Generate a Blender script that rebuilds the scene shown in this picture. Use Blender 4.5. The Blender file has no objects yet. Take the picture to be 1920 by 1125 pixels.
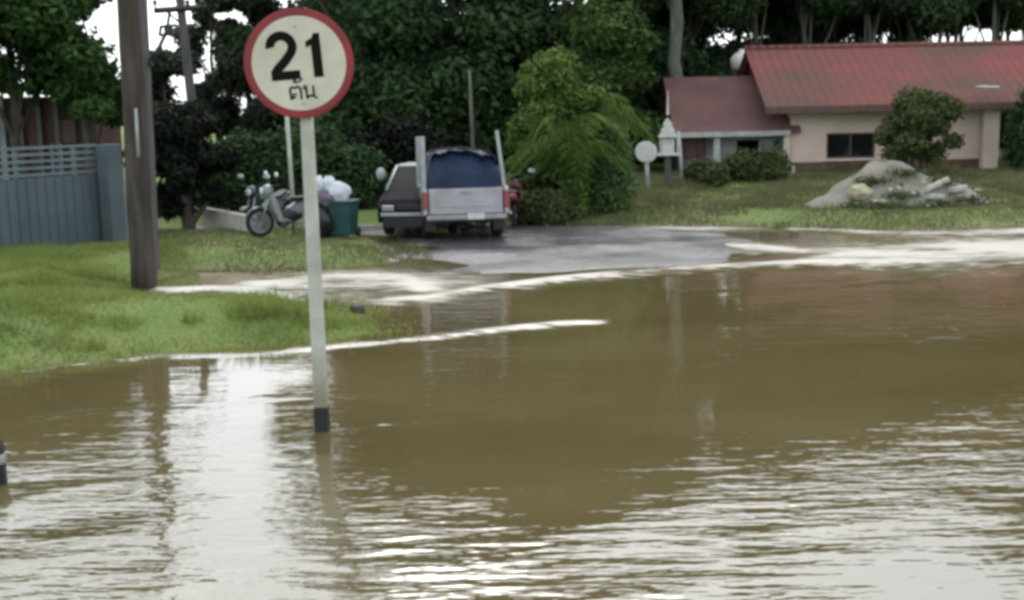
import bpy, bmesh, math, random
import numpy as np
from mathutils import Vector, Matrix, Euler, noise as mnoise

# ------------------------------------------------------------------ camera, sky, sun, exposure
SC = bpy.context.scene
COL = SC.collection
R = math.radians
F = 2200.0                      # focal length in pixels of the 1920 px wide photograph
CAM = Vector((0, 0, 2.45))
PITCH = math.atan(352.0 / F)
ROLL = R(1.2)
cd = bpy.data.cameras.new('camera')
cam = bpy.data.objects.new('camera', cd)
COL.objects.link(cam)
cam.location = CAM
CM = (Matrix.Rotation(math.pi / 2 - PITCH, 3, 'X') @ Matrix.Rotation(-ROLL, 3, 'Z'))
cam.rotation_euler = CM.to_euler()
cd.sensor_width = 36.0
cd.lens = 36.0 * F / 1920.0
cd.clip_start = 0.1
cd.clip_end = 2000
SC.camera = cam

w = bpy.data.worlds.new("World")
SC.world = w
w.use_nodes = True
wn = w.node_tree.nodes
wl = w.node_tree.links
bg = wn['Background']
sky = wn.new('ShaderNodeTexSky')
sky.sky_type = 'NISHITA'
sky.sun_disc = False
SUN_EL, SUN_AZ = R(46), R(2)          # azimuth measured clockwise from +Y
sky.sun_elevation = SUN_EL
sky.sun_rotation = SUN_AZ
sky.air_density = 1.0
sky.dust_density = 3.0
sky.ozone_density = 1.0
hs = wn.new('ShaderNodeHueSaturation')   # overcast: a greyer sky
hs.inputs['Saturation'].default_value = 0.35
hs.inputs['Value'].default_value = 1.0
wl.new(sky.outputs[0], hs.inputs['Color'])
cl = wn.new('ShaderNodeMix')                 # thin even cloud over the whole sky
cl.data_type = 'RGBA'
cl.inputs['Factor'].default_value = 0.5
cl.inputs['B'].default_value = (9.3, 10.2, 10.9, 1)
wl.new(hs.outputs[0], cl.inputs['A'])
wl.new(cl.outputs['Result'], bg.inputs['Color'])
bg.inputs['Strength'].default_value = 0.15

sd_ = bpy.data.lights.new('sun', 'SUN')
sd_.energy = 0.7
sd_.angle = R(22)
sd_.color = (1.0, 0.96, 0.9)
sun = bpy.data.objects.new('sun', sd_)
COL.objects.link(sun)
sdir = Vector((math.sin(SUN_AZ) * math.cos(SUN_EL), math.cos(SUN_AZ) * math.cos(SUN_EL), math.sin(SUN_EL)))
sun.rotation_euler = sdir.to_track_quat('Z', 'Y').to_euler()
sun.location = (0, -20, 40)

SC.view_settings.view_transform = 'Standard'
SC.view_settings.look = 'None'
SC.view_settings.exposure = 0.6
SC.view_settings.gamma = 1.0
SC.cycles.filter_width = 3.6             # soft, small-sensor picture
SC.cycles.max_bounces = 6
SC.cycles.transparent_max_bounces = 6

rnd = random.Random(7)
nrg = np.random.default_rng(11)

# ------------------------------------------------------------------ layout helpers
def ray(u, v):
    return CM @ Vector(((u - 960) / F, (562.5 - v) / F, -1))
def at(u, v, z=0.0):
    """world point seen at photograph pixel u, v on the level z"""
    d = ray(u, v)
    t = (z - CAM.z) / d.z
    return CAM + d * t
def atd(u, v, D):
    """world point seen at photograph pixel u, v at the distance D down the view"""
    d = ray(u, v)
    return CAM + d * (D / d.y)

# ------------------------------------------------------------------ materials
def nodes_of(m):
    return m.node_tree.nodes, m.node_tree.links
def mat(name, col, rough=0.7, var=0.25, scale=6.0, metal=0.0, bump=0.0, bscale=40.0, col2=None, spec=0.5, detail=5.0, stretch=None, coat=0.0):
    m = bpy.data.materials.new(name)
    m.use_nodes = True
    n, l = nodes_of(m)
    p = n['Principled BSDF']
    p.inputs['Roughness'].default_value = rough
    p.inputs['Metallic'].default_value = metal
    p.inputs['Specular IOR Level'].default_value = spec
    p.inputs['Coat Weight'].default_value = coat
    tc = n.new('ShaderNodeTexCoord')
    mp = n.new('ShaderNodeMapping')
    if stretch:
        mp.inputs['Scale'].default_value = stretch
    l.new(tc.outputs['Object'], mp.inputs[0])
    nt = n.new('ShaderNodeTexNoise')
    nt.inputs['Scale'].default_value = scale
    nt.inputs['Detail'].default_value = detail
    l.new(mp.outputs[0], nt.inputs['Vector'])
    cr = n.new('ShaderNodeValToRGB')
    c2 = col2 if col2 else tuple(c * (1 - var) for c in col)
    c1 = tuple(min(1, c * (1 + var * 0.5)) for c in col)
    cr.color_ramp.elements[0].position = 0.32
    cr.color_ramp.elements[1].position = 0.68
    cr.color_ramp.elements[0].color = (*c2, 1)
    cr.color_ramp.elements[1].color = (*c1, 1)
    l.new(nt.outputs['Fac'], cr.inputs[0])
    l.new(cr.outputs[0], p.inputs['Base Color'])
    if bump > 0:
        nb = n.new('ShaderNodeTexNoise')
        nb.inputs['Scale'].default_value = bscale
        nb.inputs['Detail'].default_value = 4
        l.new(mp.outputs[0], nb.inputs['Vector'])
        b = n.new('ShaderNodeBump')
        b.inputs['Strength'].default_value = bump
        b.inputs['Distance'].default_value = 0.05
        l.new(nb.outputs['Fac'], b.inputs['Height'])
        l.new(b.outputs[0], p.inputs['Normal'])
    return m

def leaf_mat(name, dark, light, yellow=None, scale=0.9, trans=0.25):
    m = bpy.data.materials.new(name)
    m.use_nodes = True
    n, l = nodes_of(m)
    p = n['Principled BSDF']
    p.inputs['Roughness'].default_value = 0.7
    p.inputs['Specular IOR Level'].default_value = 0.1
    tc = n.new('ShaderNodeTexCoord')
    nt = n.new('ShaderNodeTexNoise')
    nt.inputs['Scale'].default_value = scale
    nt.inputs['Detail'].default_value = 6
    l.new(tc.outputs['Object'], nt.inputs['Vector'])
    g = n.new('ShaderNodeNewGeometry')
    ad = n.new('ShaderNodeMath'); ad.operation = 'MULTIPLY_ADD'
    l.new(g.outputs['Random Per Island'], ad.inputs[0])
    ad.inputs[1].default_value = 0.35
    l.new(nt.outputs['Fac'], ad.inputs[2])
    cr = n.new('ShaderNodeValToRGB')
    e = cr.color_ramp.elements
    e[0].position = 0.42; e[0].color = (*dark, 1)
    e[1].position = 0.88; e[1].color = (*light, 1)
    if yellow:
        x = e.new(0.99); x.color = (*yellow, 1)
    l.new(ad.outputs[0], cr.inputs[0])
    l.new(cr.outputs[0], p.inputs['Base Color'])
    tr = n.new('ShaderNodeBsdfTranslucent')
    l.new(cr.outputs[0], tr.inputs['Color'])
    mx = n.new('ShaderNodeMixShader')
    mx.inputs[0].default_value = trans
    l.new(p.outputs[0], mx.inputs[1])
    l.new(tr.outputs[0], mx.inputs[2])
    l.new(mx.outputs[0], n['Material Output'].inputs['Surface'])
    return m

M = {}
M['white_paint'] = mat('white_paint', (0.44, 0.45, 0.39), 0.6, 0.22, 5, bump=0.15, col2=(0.31, 0.32, 0.26))
M['black_paint'] = mat('black_paint', (0.012, 0.012, 0.011), 0.5, 0.3, 9)
M['sign_red'] = mat('sign_red', (0.23, 0.012, 0.017), 0.45, 0.3, 4, col2=(0.15, 0.012, 0.01))
M['sign_white'] = mat('sign_white', (0.55, 0.52, 0.41), 0.5, 0.14, 3.2, col2=(0.44, 0.43, 0.31))
M['sign_black'] = mat('sign_black', (0.006, 0.008, 0.004), 0.8, 0.2, 9, spec=0.1)
M['galv'] = mat('galvanised', (0.35, 0.36, 0.37), 0.45, 0.2, 12, metal=0.6)
M['pole_wood'] = mat('pole_weathered', (0.075, 0.062, 0.052), 0.95, 0.45, 3, bump=0.5, bscale=22, spec=0.2, stretch=(3, 3, 0.35), col2=(0.036, 0.03, 0.025))
M['pole_conc'] = mat('pole_concrete', (0.1, 0.09, 0.09), 0.9, 0.35, 3, bump=0.3, stretch=(3, 3, 0.4))
M['dark_metal'] = mat('dark_metal', (0.03, 0.033, 0.036), 0.5, 0.3, 10, metal=0.3)
M['insul'] = mat('insulator', (0.07, 0.05, 0.045), 0.25, 0.2, 10)
M['fence_blue'] = mat('fence_paint', (0.09, 0.112, 0.126), 0.7, 0.3, 0.9, bump=0.15, spec=0.2, col2=(0.068, 0.09, 0.098))
M['fence_rail'] = mat('fence_rail', (0.12, 0.16, 0.18), 0.6, 0.25, 3)
M['fence_post'] = mat('fence_post', (0.2, 0.215, 0.22), 0.8, 0.3, 3, bump=0.2)
M['shed_red'] = mat('shed_boards', (0.075, 0.038, 0.03), 0.8, 0.45, 2.0, stretch=(4, 4, 0.4))
M['pale_trim'] = mat('pale_trim', (0.36, 0.38, 0.36), 0.7, 0.25, 4)
M['greyroof'] = mat('grey_roof', (0.075, 0.085, 0.078), 0.6, 0.3, 3)
M['wall_pink'] = mat('wall_plaster', (0.63, 0.5, 0.44), 0.85, 0.15, 0.9, bump=0.1, col2=(0.52, 0.42, 0.35))
M['plinth'] = mat('plinth', (0.12, 0.075, 0.045), 0.9, 0.4, 3)
M['frame_wood'] = mat('frame_wood', (0.1, 0.06, 0.045), 0.7, 0.3, 6)
M['glass_dark'] = mat('glass_dark', (0.012, 0.014, 0.014), 0.08, 0.3, 2)
M['glass_green'] = mat('glass_green', (0.08, 0.14, 0.12), 0.12, 0.3, 2)
M['porch_wall'] = mat('porch_wall', (0.3, 0.29, 0.285), 0.85, 0.25, 1.5)
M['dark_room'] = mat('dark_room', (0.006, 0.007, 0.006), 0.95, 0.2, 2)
M['conc'] = mat('pale_concrete', (0.42, 0.4, 0.35), 0.9, 0.25, 3, bump=0.25)
M['tank_white'] = mat('tank_white', (0.72, 0.7, 0.62), 0.5, 0.1, 3)
M['sand'] = mat('sand', (0.225, 0.205, 0.17), 0.95, 0.25, 1.6, bump=0.8, bscale=9, col2=(0.145, 0.14, 0.105))
M['debris_pale'] = mat('debris_pale', (0.4, 0.39, 0.35), 0.8, 0.3, 6)
M['debris_yel'] = mat('debris_yellowish', (0.42, 0.4, 0.25), 0.8, 0.3, 6)
M['bark'] = mat('bark', (0.06, 0.05, 0.04), 0.95, 0.4, 4, bump=0.6, bscale=18, stretch=(3, 3, 0.5))
M['bark_pale'] = mat('bark_pale', (0.12, 0.13, 0.1), 0.95, 0.35, 3, bump=0.4, stretch=(3, 3, 0.5))
M['silver'] = mat('silver_paint', (0.33, 0.335, 0.36), 0.34, 0.1, 3, metal=0.45, coat=0.3, col2=(0.27, 0.262, 0.258))
M['silver_dirty'] = mat('silver_low', (0.3, 0.29, 0.29), 0.5, 0.2, 6, metal=0.3)
M['car_grey'] = mat('car_body_dark', (0.018, 0.017, 0.021), 0.8, 0.2, 4, spec=0.08)
M['car_pale'] = mat('car_pale', (0.34, 0.36, 0.36), 0.45, 0.1, 4, metal=0.2, coat=0.1)
M['tarp'] = mat('tarp_blue', (0.012, 0.024, 0.06), 0.6, 0.3, 2.5, bump=0.5, bscale=7, spec=0.25, col2=(0.006, 0.013, 0.03))
M['stake'] = mat('stake_wood', (0.36, 0.37, 0.36), 0.75, 0.25, 5)
M['tyre'] = mat('tyre', (0.012, 0.012, 0.013), 0.85, 0.3, 20)
M['rim'] = mat('rim', (0.3, 0.3, 0.31), 0.35, 0.1, 10, metal=0.8)
M['tail_red'] = mat('tail_lamp', (0.24, 0.035, 0.035), 0.3, 0.15, 6, coat=0.3)
M['lamp_clear'] = mat('lamp_lens', (0.62, 0.64, 0.66), 0.1, 0.1, 6, coat=0.5)
M['plate'] = mat('number_plate', (0.55, 0.53, 0.48), 0.5, 0.1, 10)
M['plastic_black'] = mat('plastic_black', (0.014, 0.014, 0.015), 0.5, 0.2, 12)
M['moto_white'] = mat('moto_white', (0.2, 0.215, 0.21), 0.35, 0.1, 8, coat=0.4)
M['moto_green'] = mat('moto_dark', (0.02, 0.035, 0.03), 0.35, 0.1, 8, coat=0.4)
M['moto_red'] = mat('moto_red', (0.12, 0.018, 0.018), 0.35, 0.15, 8, coat=0.4)
M['bin_teal'] = mat('bin_teal', (0.008, 0.055, 0.053), 0.5, 0.25, 4)
M['sack_white'] = mat('sack_white', (0.55, 0.58, 0.61), 0.7, 0.12, 8, bump=0.4, bscale=12)
M['bag_black'] = mat('bag_black', (0.008, 0.009, 0.016), 0.3, 0.2, 8, bump=0.5, bscale=14)
M['bag_mauve'] = mat('bag_mauve', (0.12, 0.1, 0.125), 0.6, 0.2, 8, bump=0.4, bscale=14)
M['shrine'] = mat('shrine_paint', (0.56, 0.54, 0.5), 0.6, 0.2, 6)
M['disc_back'] = mat('disc_back', (0.55, 0.54, 0.51), 0.55, 0.15, 4)

def muddy(m, z0, z1, col=(0.16, 0.12, 0.07)):
    n, l = nodes_of(m)
    p = n['Principled BSDF']
    src = p.inputs['Base Color'].links[0].from_socket
    tc = n.new('ShaderNodeTexCoord'); sx = n.new('ShaderNodeSeparateXYZ')
    l.new(tc.outputs['Object'], sx.inputs[0])
    nz = n.new('ShaderNodeTexNoise'); nz.inputs['Scale'].default_value = 14; nz.inputs['Detail'].default_value = 5
    l.new(tc.outputs['Object'], nz.inputs['Vector'])
    ad = n.new('ShaderNodeMath'); ad.operation = 'MULTIPLY_ADD'
    l.new(nz.outputs['Fac'], ad.inputs[0]); ad.inputs[1].default_value = -0.5; l.new(sx.outputs['Z'], ad.inputs[2])
    mr = n.new('ShaderNodeMapRange')
    mr.inputs['From Min'].default_value = z0 - 0.25; mr.inputs['From Max'].default_value = z1 - 0.25
    mr.inputs['To Min'].default_value = 0.75; mr.inputs['To Max'].default_value = 0.0
    l.new(ad.outputs[0], mr.inputs['Value'])
    mx = n.new('ShaderNodeMix'); mx.data_type = 'RGBA'
    l.new(mr.outputs[0], mx.inputs['Factor']); l.new(src, mx.inputs['A']); mx.inputs['B'].default_value = (*col, 1)
    l.new(mx.outputs['Result'], p.inputs['Base Color'])
    return m
M['post_paint'] = muddy(mat('post_paint', (0.44, 0.45, 0.39), 0.6, 0.22, 5, bump=0.15, col2=(0.31, 0.32, 0.26)), 0.15, 0.75)
def roof_mat():
    m = mat('roof_tiles', (0.245, 0.068, 0.066), 0.8, 0.3, 0.5, col2=(0.14, 0.085, 0.068), spec=0.15, detail=3, stretch=(0.5, 1.2, 1.2))
    n, l = nodes_of(m)
    p = n['Principled BSDF']
    tc = n.new('ShaderNodeTexCoord')
    wv = n.new('ShaderNodeTexWave')
    wv.wave_type = 'BANDS'; wv.bands_direction = 'X'
    wv.inputs['Scale'].default_value = 1.0
    wv.inputs['Distortion'].default_value = 0.0
    l.new(tc.outputs['Object'], wv.inputs['Vector'])
    b = n.new('ShaderNodeBump')
    b.inputs['Strength'].default_value = 0.9
    b.inputs['Distance'].default_value = 0.05
    l.new(wv.outputs['Fac'], b.inputs['Height'])
    l.new(b.outputs[0], p.inputs['Normal'])
    return m
M['roof'] = roof_mat()

LM = {
 'left': leaf_mat('leaves_left', (0.012, 0.032, 0.01), (0.06, 0.115, 0.03), scale=1.2),
 'dense': leaf_mat('leaves_dense', (0.02, 0.048, 0.02), (0.066, 0.11, 0.044), scale=0.35),
 'olive': leaf_mat('leaves_olive', (0.028, 0.036, 0.024), (0.075, 0.088, 0.058), scale=0.7),
 'bright': leaf_mat('leaves_bright', (0.045, 0.085, 0.016), (0.14, 0.2, 0.05), scale=1.0),
 'mid': leaf_mat('leaves_mid', (0.03, 0.062, 0.016), (0.095, 0.145, 0.042), scale=0.7),
 'hedge': leaf_mat('leaves_hedge', (0.055, 0.095, 0.03), (0.125, 0.185, 0.07), scale=1.6),
 'garden': leaf_mat('leaves_garden', (0.04, 0.058, 0.02), (0.115, 0.14, 0.055), scale=1.4),
 'shadow': leaf_mat('leaves_shadow', (0.006, 0.009, 0.005), (0.016, 0.02, 0.012), scale=1.4, trans=0.1),  # near-black leaf colour with the shade painted in
}

# ------------------------------------------------------------------ object helpers
def tag(o, label, cat, group=None, kind=None):
    if label: o['label'] = label
    if cat: o['category'] = cat
    if group: o['group'] = group
    if kind: o['kind'] = kind
    return o
def struct(o):
    o['kind'] = 'structure'
    return o
def thing(name, label, cat, loc=(0, 0, 0), rot=(0, 0, 0), group=None):
    o = bpy.data.objects.new(name, None)
    o.empty_display_size = 0.2
    COL.objects.link(o)
    o.location = loc
    o.rotation_euler = rot
    return tag(o, label, cat, group)
def copy_tree(o, parent=None):
    c = o.copy(); COL.objects.link(c); c.parent = parent
    for ch in o.children:
        copy_tree(ch, c)
    return c

class MB:
    def __init__(s):
        s.v = []; s.f = []
    def add(s, vs, fs):
        b = len(s.v)
        s.v += [tuple(x) for x in vs]
        s.f += [tuple(b + i for i in q) for q in fs]
        return s
    def box(s, c, d, rot=None, taper=1.0):
        hx, hy, hz = d[0] / 2, d[1] / 2, d[2] / 2
        vs = []
        for z, t in ((-hz, 1), (hz, taper)):
            for x, y in ((-hx, -hy), (hx, -hy), (hx, hy), (-hx, hy)):
                vs.append(Vector((x * t, y * t, z)))
        if rot is not None:
            e = Euler(rot)
            vs = [e.to_matrix() @ q for q in vs]
        c = Vector(c)
        return s.add([q + c for q in vs], [(3, 2, 1, 0), (4, 5, 6, 7), (0, 1, 5, 4), (1, 2, 6, 5), (2, 3, 7, 6), (3, 0, 4, 7)])
    def tube(s, pts, rad, n=8, cap=True):
        pts = [Vector(p) for p in pts]
        if not hasattr(rad, '__len__'): rad = [rad] * len(pts)
        vs = []; fs = []
        up = None
        for i, p in enumerate(pts):
            a = pts[max(0, i - 1)]; b = pts[min(len(pts) - 1, i + 1)]
            t = (b - a)
            t = t.normalized() if t.length > 1e-9 else Vector((0, 0, 1))
            if up is None:
                up = Vector((1, 0, 0)) if abs(t.x) < 0.8 else Vector((0, 1, 0))
            x = (up - t * up.dot(t)).normalized(); up = x
            y = t.cross(x)
            for k in range(n):
                an = 2 * math.pi * k / n
                vs.append(p + (x * math.cos(an) + y * math.sin(an)) * rad[i])
        for i in range(len(pts) - 1):
            for k in range(n):
                k2 = (k + 1) % n
                fs.append((i * n + k, i * n + k2, (i + 1) * n + k2, (i + 1) * n + k))
        if cap:
            fs.append(tuple(range(n - 1, -1, -1)))
            fs.append(tuple((len(pts) - 1) * n + k for k in range(n)))
        return s.add(vs, fs)
    def lathe(s, prof, c=(0, 0, 0), n=24, axis='Z'):
        vs = []; fs = []
        c = Vector(c)
        for r, h in prof:
            for k in range(n):
                a = 2 * math.pi * k / n
                q = (r * math.cos(a), r * math.sin(a), h)
                if axis == 'Y': q = (q[0], h, q[1])
                if axis == 'X': q = (h, q[0], q[1])
                vs.append(c + Vector(q))
        m = len(prof)
        for i in range(m - 1):
            for k in range(n):
                k2 = (k + 1) % n
                fs.append((i * n + k, i * n + k2, (i + 1) * n + k2, (i + 1) * n + k))
        if prof[0][0] > 1e-6: fs.append(tuple(range(n - 1, -1, -1)))
        if prof[-1][0] > 1e-6: fs.append(tuple((m - 1) * n + k for k in range(n)))
        return s.add(vs, fs)
    def prism(s, poly, f0, f1):
        """poly of 2D points; f0, f1 map a point to its 3D place on either end"""
        n = len(poly)
        vs = [f0(*p) for p in poly] + [f1(*p) for p in poly]
        fs = [tuple(range(n)), tuple(range(2 * n - 1, n - 1, -1))]
        for i in range(n):
            j = (i + 1) % n
            fs.append((j, i, n + i, n + j))
        return s.add(vs, fs)
    def blob(s, c, r, seed=0, amp=0.25, fr=2.0, nu=18, nv=10, flat=None):
        vs = []; fs = []
        c = Vector(c)
        for j in range(nv + 1):
            th = math.pi * j / nv
            for i in range(nu):
                ph = 2 * math.pi * i / nu
                d = Vector((math.sin(th) * math.cos(ph), math.sin(th) * math.sin(ph), math.cos(th)))
                k = 1 + amp * mnoise.noise(d * fr + Vector((seed * 7.1, seed * 3.3, 0))) + amp * 0.5 * mnoise.noise(d * fr * 2.7 + Vector((0, seed * 5.3, 1)))
                q = Vector((d.x * r[0], d.y * r[1], d.z * r[2])) * k
                if flat is not None and q.z < flat: q.z = flat
                vs.append(c + q)
        for j in range(nv):
            for i in range(nu):
                i2 = (i + 1) % nu
                fs.append((j * nu + i, (j + 1) * nu + i, (j + 1) * nu + i2, j * nu + i2))
        return s.add(vs, fs)
    def build(s, name, m, parent=None, smooth=False, bevel=0.0, seg=2):
        me = bpy.data.meshes.new(name)
        me.from_pydata(s.v, [], s.f)
        bm = bmesh.new(); bm.from_mesh(me)
        bmesh.ops.recalc_face_normals(bm, faces=bm.faces)
        bm.to_mesh(me); bm.free()
        if smooth:
            me.polygons.foreach_set('use_smooth', [True] * len(me.polygons))
        me.materials.append(m)
        o = bpy.data.objects.new(name, me)
        COL.objects.link(o)
        if parent: o.parent = parent
        if bevel > 0:
            b = o.modifiers.new('bevel', 'BEVEL')
            b.width = bevel; b.segments = seg; b.limit_method = 'ANGLE'; b.angle_limit = R(35)
            b.harden_normals = False
        return o

def grid_mesh(name, X, Y, Z, m, keep=None, attrs=None):
    ny, nx = X.shape
    co = np.stack([X, Y, Z], -1).reshape(-1, 3)
    idx = np.arange(nx * ny).reshape(ny, nx)
    q = np.stack([idx[:-1, :-1], idx[:-1, 1:], idx[1:, 1:], idx[1:, :-1]], -1).reshape(-1, 4)
    if keep is not None:
        kq = keep.reshape(-1)[q].any(1)
        q = q[kq]
        used = np.unique(q)
        rm = -np.ones(nx * ny, int); rm[used] = np.arange(len(used))
        co = co[used]; q = rm[q]
        if attrs: attrs = {k: a.reshape(-1)[used] for k, a in attrs.items()}
    me = bpy.data.meshes.new(name)
    me.from_pydata(co.tolist(), [], q.tolist())
    me.polygons.foreach_set('use_smooth', [True] * len(me.polygons))
    if attrs:
        for k, a in attrs.items():
            at_ = me.attributes.new(k, 'FLOAT', 'POINT')
            at_.data.foreach_set('value', np.ascontiguousarray(a.reshape(-1), dtype=np.float32))
    me.materials.append(m)
    o = bpy.data.objects.new(name, me)
    COL.objects.link(o)
    return o

# smooth pseudo noise for numpy arrays
def wnoise(X, Y, f, seed, octs=5):
    rs = np.random.default_rng(seed)
    out = np.zeros_like(X)
    tot = 0
    for k in range(octs):
        for _ in range(4):
            a = rs.uniform(0, 2 * np.pi); ff = f * (1.75 ** k) * rs.uniform(0.75, 1.3)
            out += np.sin((X * np.cos(a) + Y * np.sin(a)) * ff + rs.uniform(0, 6.28)) * (0.6 ** k)
        tot += 2 * (0.6 ** k)
    return out / tot

def poly_world(px):
    return np.array([[at(u, v, 0).x, at(u, v, 0).y] for u, v in px])
def sdf(P, X, Y):
    """signed distance to a closed polygon, positive inside"""
    d = np.full(X.shape, 1e9)
    ins = np.zeros(X.shape, bool)
    n = len(P)
    for i in range(n):
        a = P[i]; b = P[(i + 1) % n]
        ex, ey = b - a
        wx, wy = X - a[0], Y - a[1]
        t = np.clip((wx * ex + wy * ey) / (ex * ex + ey * ey + 1e-12), 0, 1)
        d = np.minimum(d, np.hypot(wx - ex * t, wy - ey * t))
        c = ((a[1] > Y) != (b[1] > Y)) & (X < (b[0] - a[0]) * (Y - a[1]) / (b[1] - a[1] + 1e-12) + a[0])
        ins ^= c
    return np.where(ins, d, -d)
def linedist(P, X, Y, W):
    """distance to an open polyline, divided by the width there"""
    d = np.full(X.shape, 1e9)
    for i in range(len(P) - 1):
        a = P[i]; b = P[i + 1]
        ex, ey = b - a
        wx, wy = X - a[0], Y - a[1]
        t = np.clip((wx * ex + wy * ey) / (ex * ex + ey * ey + 1e-12), 0, 1)
        wd = W[i] * (1 - t) + W[i + 1] * t
        d = np.minimum(d, np.hypot(wx - ex * t, wy - ey * t) / wd)
    return d

# ------------------------------------------------------------------ ground, road, flood water
PA = poly_world([(-3600, 800), (-400, 715), (0, 692), (130, 678), (260, 664), (450, 655), (600, 648), (700, 622), (690, 585), (600, 570), (470, 562), (300, 556), (262, 548), (245, 470), (-3600, 470)])
PB = poly_world([(-3600, 570), (230, 520), (300, 500), (420, 512), (560, 504), (700, 496), (748, 488), (735, 468), (700, 447), (600, 438), (300, 438), (-3600, 460)])
PR = poly_world([(748, 492), (860, 505), (1000, 512), (1250, 500), (1480, 486), (1565, 474), (1500, 452), (1440, 436), (1400, 425), (960, 421), (700, 425), (380, 428), (390, 443), (720, 444), (752, 470)])
PC = poly_world([(-6000, 432), (380, 430), (700, 424), (960, 420), (1410, 423), (1520, 428), (1660, 434), (1760, 432), (1930, 424), (2400, 420), (6000, 396)])
PC = np.vstack([PC, [[300, 600], [-300, 600]]])
# the soil spit between the two grass strips
PS = poly_world([(270, 548), (300, 505), (420, 512), (560, 506), (560, 515), (500, 520), (430, 536), (300, 541)])

def height(X, Y):
    n1 = wnoise(X, Y, 1.3, 3) * 0.25
    n2 = wnoise(X, Y, 5.0, 4, 3)
    hA = np.clip((sdf(PA, X, Y) + n1 * 1.0) * 0.2, -0.35, 0.28 + 0.06 * n1)
    hB = np.clip((sdf(PB, X, Y) + n1 * 0.5) * 0.22, -0.35, 0.2 + 0.05 * n1)
    hR = np.clip((sdf(PR, X, Y) - 0.35) * 0.06, -0.35, 0.04) - 0.06 * np.clip((X - 3.2) / 2.0, 0, 1) + 0.042 * wnoise(X * 0.45, Y * 1.3, 1.6, 8, 4) * (np.hypot((X + 1.2) / 2.2, (Y - 24.5) / 2.2) > 1)
    dC = sdf(PC, X, Y)
    hC = np.clip((dC + n1 * 0.5) * 0.15, -0.35, 0.2) + np.clip((dC - 2) * 0.012, 0, 0.25)
    hS = np.clip((sdf(PS, X, Y) + n1 * 0.4) * 0.15, -0.35, 0.08)
    h = np.maximum.reduce([hA, hB, hR, hC, hS])
    h = h + n2 * 0.012 * (h > 0.06)
    return h
def gz(x, y):
    return float(height(np.array([[float(x)]]), np.array([[float(y)]]))[0, 0])
def on_ground(u, v):
    """walk the view ray down to the terrain"""
    d = ray(u, v)
    z = 0.0
    for _ in range(12):
        p = CAM + d * ((z - CAM.z) / d.z)
        z = max(gz(p.x, p.y), 0)
    return Vector((p.x, p.y, z))

def axis(parts):
    out = []
    for a, b, st in parts:
        out += list(np.arange(a, b, st))
    out.append(parts[-1][1])
    return np.array(out)
xs = axis([(-300, -60, 20), (-60, -13, 2.5), (-13, 15, 0.16), (15, 60, 2.5), (60, 300, 20)])
ys = axis([(-60, 2, 4), (2, 10, 0.5), (10, 28, 0.14), (28, 60, 0.6), (60, 120, 4), (120, 600, 40)])
GX, GY = np.meshgrid(xs, ys)
GZ = height(GX, GY)
sA, sB, sS, sRd, sCd = [sdf(P, GX, GY) for P in (PA, PB, PS, PR, PC)]
soil = np.clip(1 - np.abs(sS) / 0.6, 0, 1) * (sS > -0.6) + (sS > 0) * 1.0

def ground_mat():
    m = bpy.data.materials.new('ground_grass_and_soil')
    m.use_nodes = True
    n, l = nodes_of(m)
    p = n['Principled BSDF']
    p.inputs['Roughness'].default_value = 0.9
    p.inputs['Specular IOR Level'].default_value = 0.2
    g = n.new('ShaderNodeNewGeometry')
    def noise(s, d=5, st=None):
        t = n.new('ShaderNodeTexNoise'); t.inputs['Scale'].default_value = s; t.inputs['Detail'].default_value = d
        l.new(g.outputs['Position'], t.inputs['Vector']); return t
    def ramp(src, els):
        c = n.new('ShaderNodeValToRGB')
        e = c.color_ramp.elements
        e[0].position, e[0].color = els[0][0], (*els[0][1], 1)
        e[1].position, e[1].color = els[-1][0], (*els[-1][1], 1)
        for q, col in els[1:-1]:
            x = e.new(q); x.color = (*col, 1)
        l.new(src, c.inputs[0]); return c
    big = noise(0.55); mid = noise(3.0); fine = noise(24)
    grass = ramp(big.outputs['Fac'], [(0.3, (0.1, 0.15, 0.038)), (0.5, (0.14, 0.19, 0.055)), (0.7, (0.195, 0.21, 0.082))])
    dry = ramp(mid.outputs['Fac'], [(0.3, (0.13, 0.105, 0.06)), (0.7, (0.22, 0.185, 0.12))])
    mixn = n.new('ShaderNodeMix'); mixn.data_type = 'RGBA'
    a = n.new('ShaderNodeAttribute'); a.attribute_name = 'soil'
    ma = n.new('ShaderNodeMath'); ma.operation = 'MULTIPLY_ADD'; ma.use_clamp = True
    l.new(mid.outputs['Fac'], ma.inputs[0]); ma.inputs[1].default_value = 1.2
    sb = n.new('ShaderNodeMath'); sb.operation = 'MULTIPLY_ADD'
    l.new(a.outputs['Fac'], sb.inputs[0]); sb.inputs[1].default_value = 1.6; sb.inputs[2].default_value = -1.0
    l.new(sb.outputs[0], ma.inputs[2])
    l.new(ma.outputs[0], mixn.inputs['Factor'])
    l.new(grass.outputs[0], mixn.inputs['A']); l.new(dry.outputs[0], mixn.inputs['B'])
    l.new(mixn.outputs['Result'], p.inputs['Base Color'])
    b = n.new('ShaderNodeBump'); b.inputs['Strength'].default_value = 0.6; b.inputs['Distance'].default_value = 0.06
    l.new(fine.outputs['Fac'], b.inputs['Height']); l.new(b.outputs[0], p.inputs['Normal'])
    return m
# grey mud also shows where the right verge is worn
wear = np.clip(wnoise(GX, GY, 0.5, 21) * 0.9 + 0.1, 0, 1) * (sCd > 0) * (GX > 4) * 0.75
edgewear = np.clip(1 - sCd / 0.8, 0, 1) * (sCd > -1) * 0.7
soil = np.clip(np.maximum.reduce([soil, wear, edgewear, (sB > 0) * 0.25 * (GX > -4)]), 0, 1)
ground = struct(grid_mesh('ground', GX, GY, GZ, ground_mat(), attrs={'soil': soil}))

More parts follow.
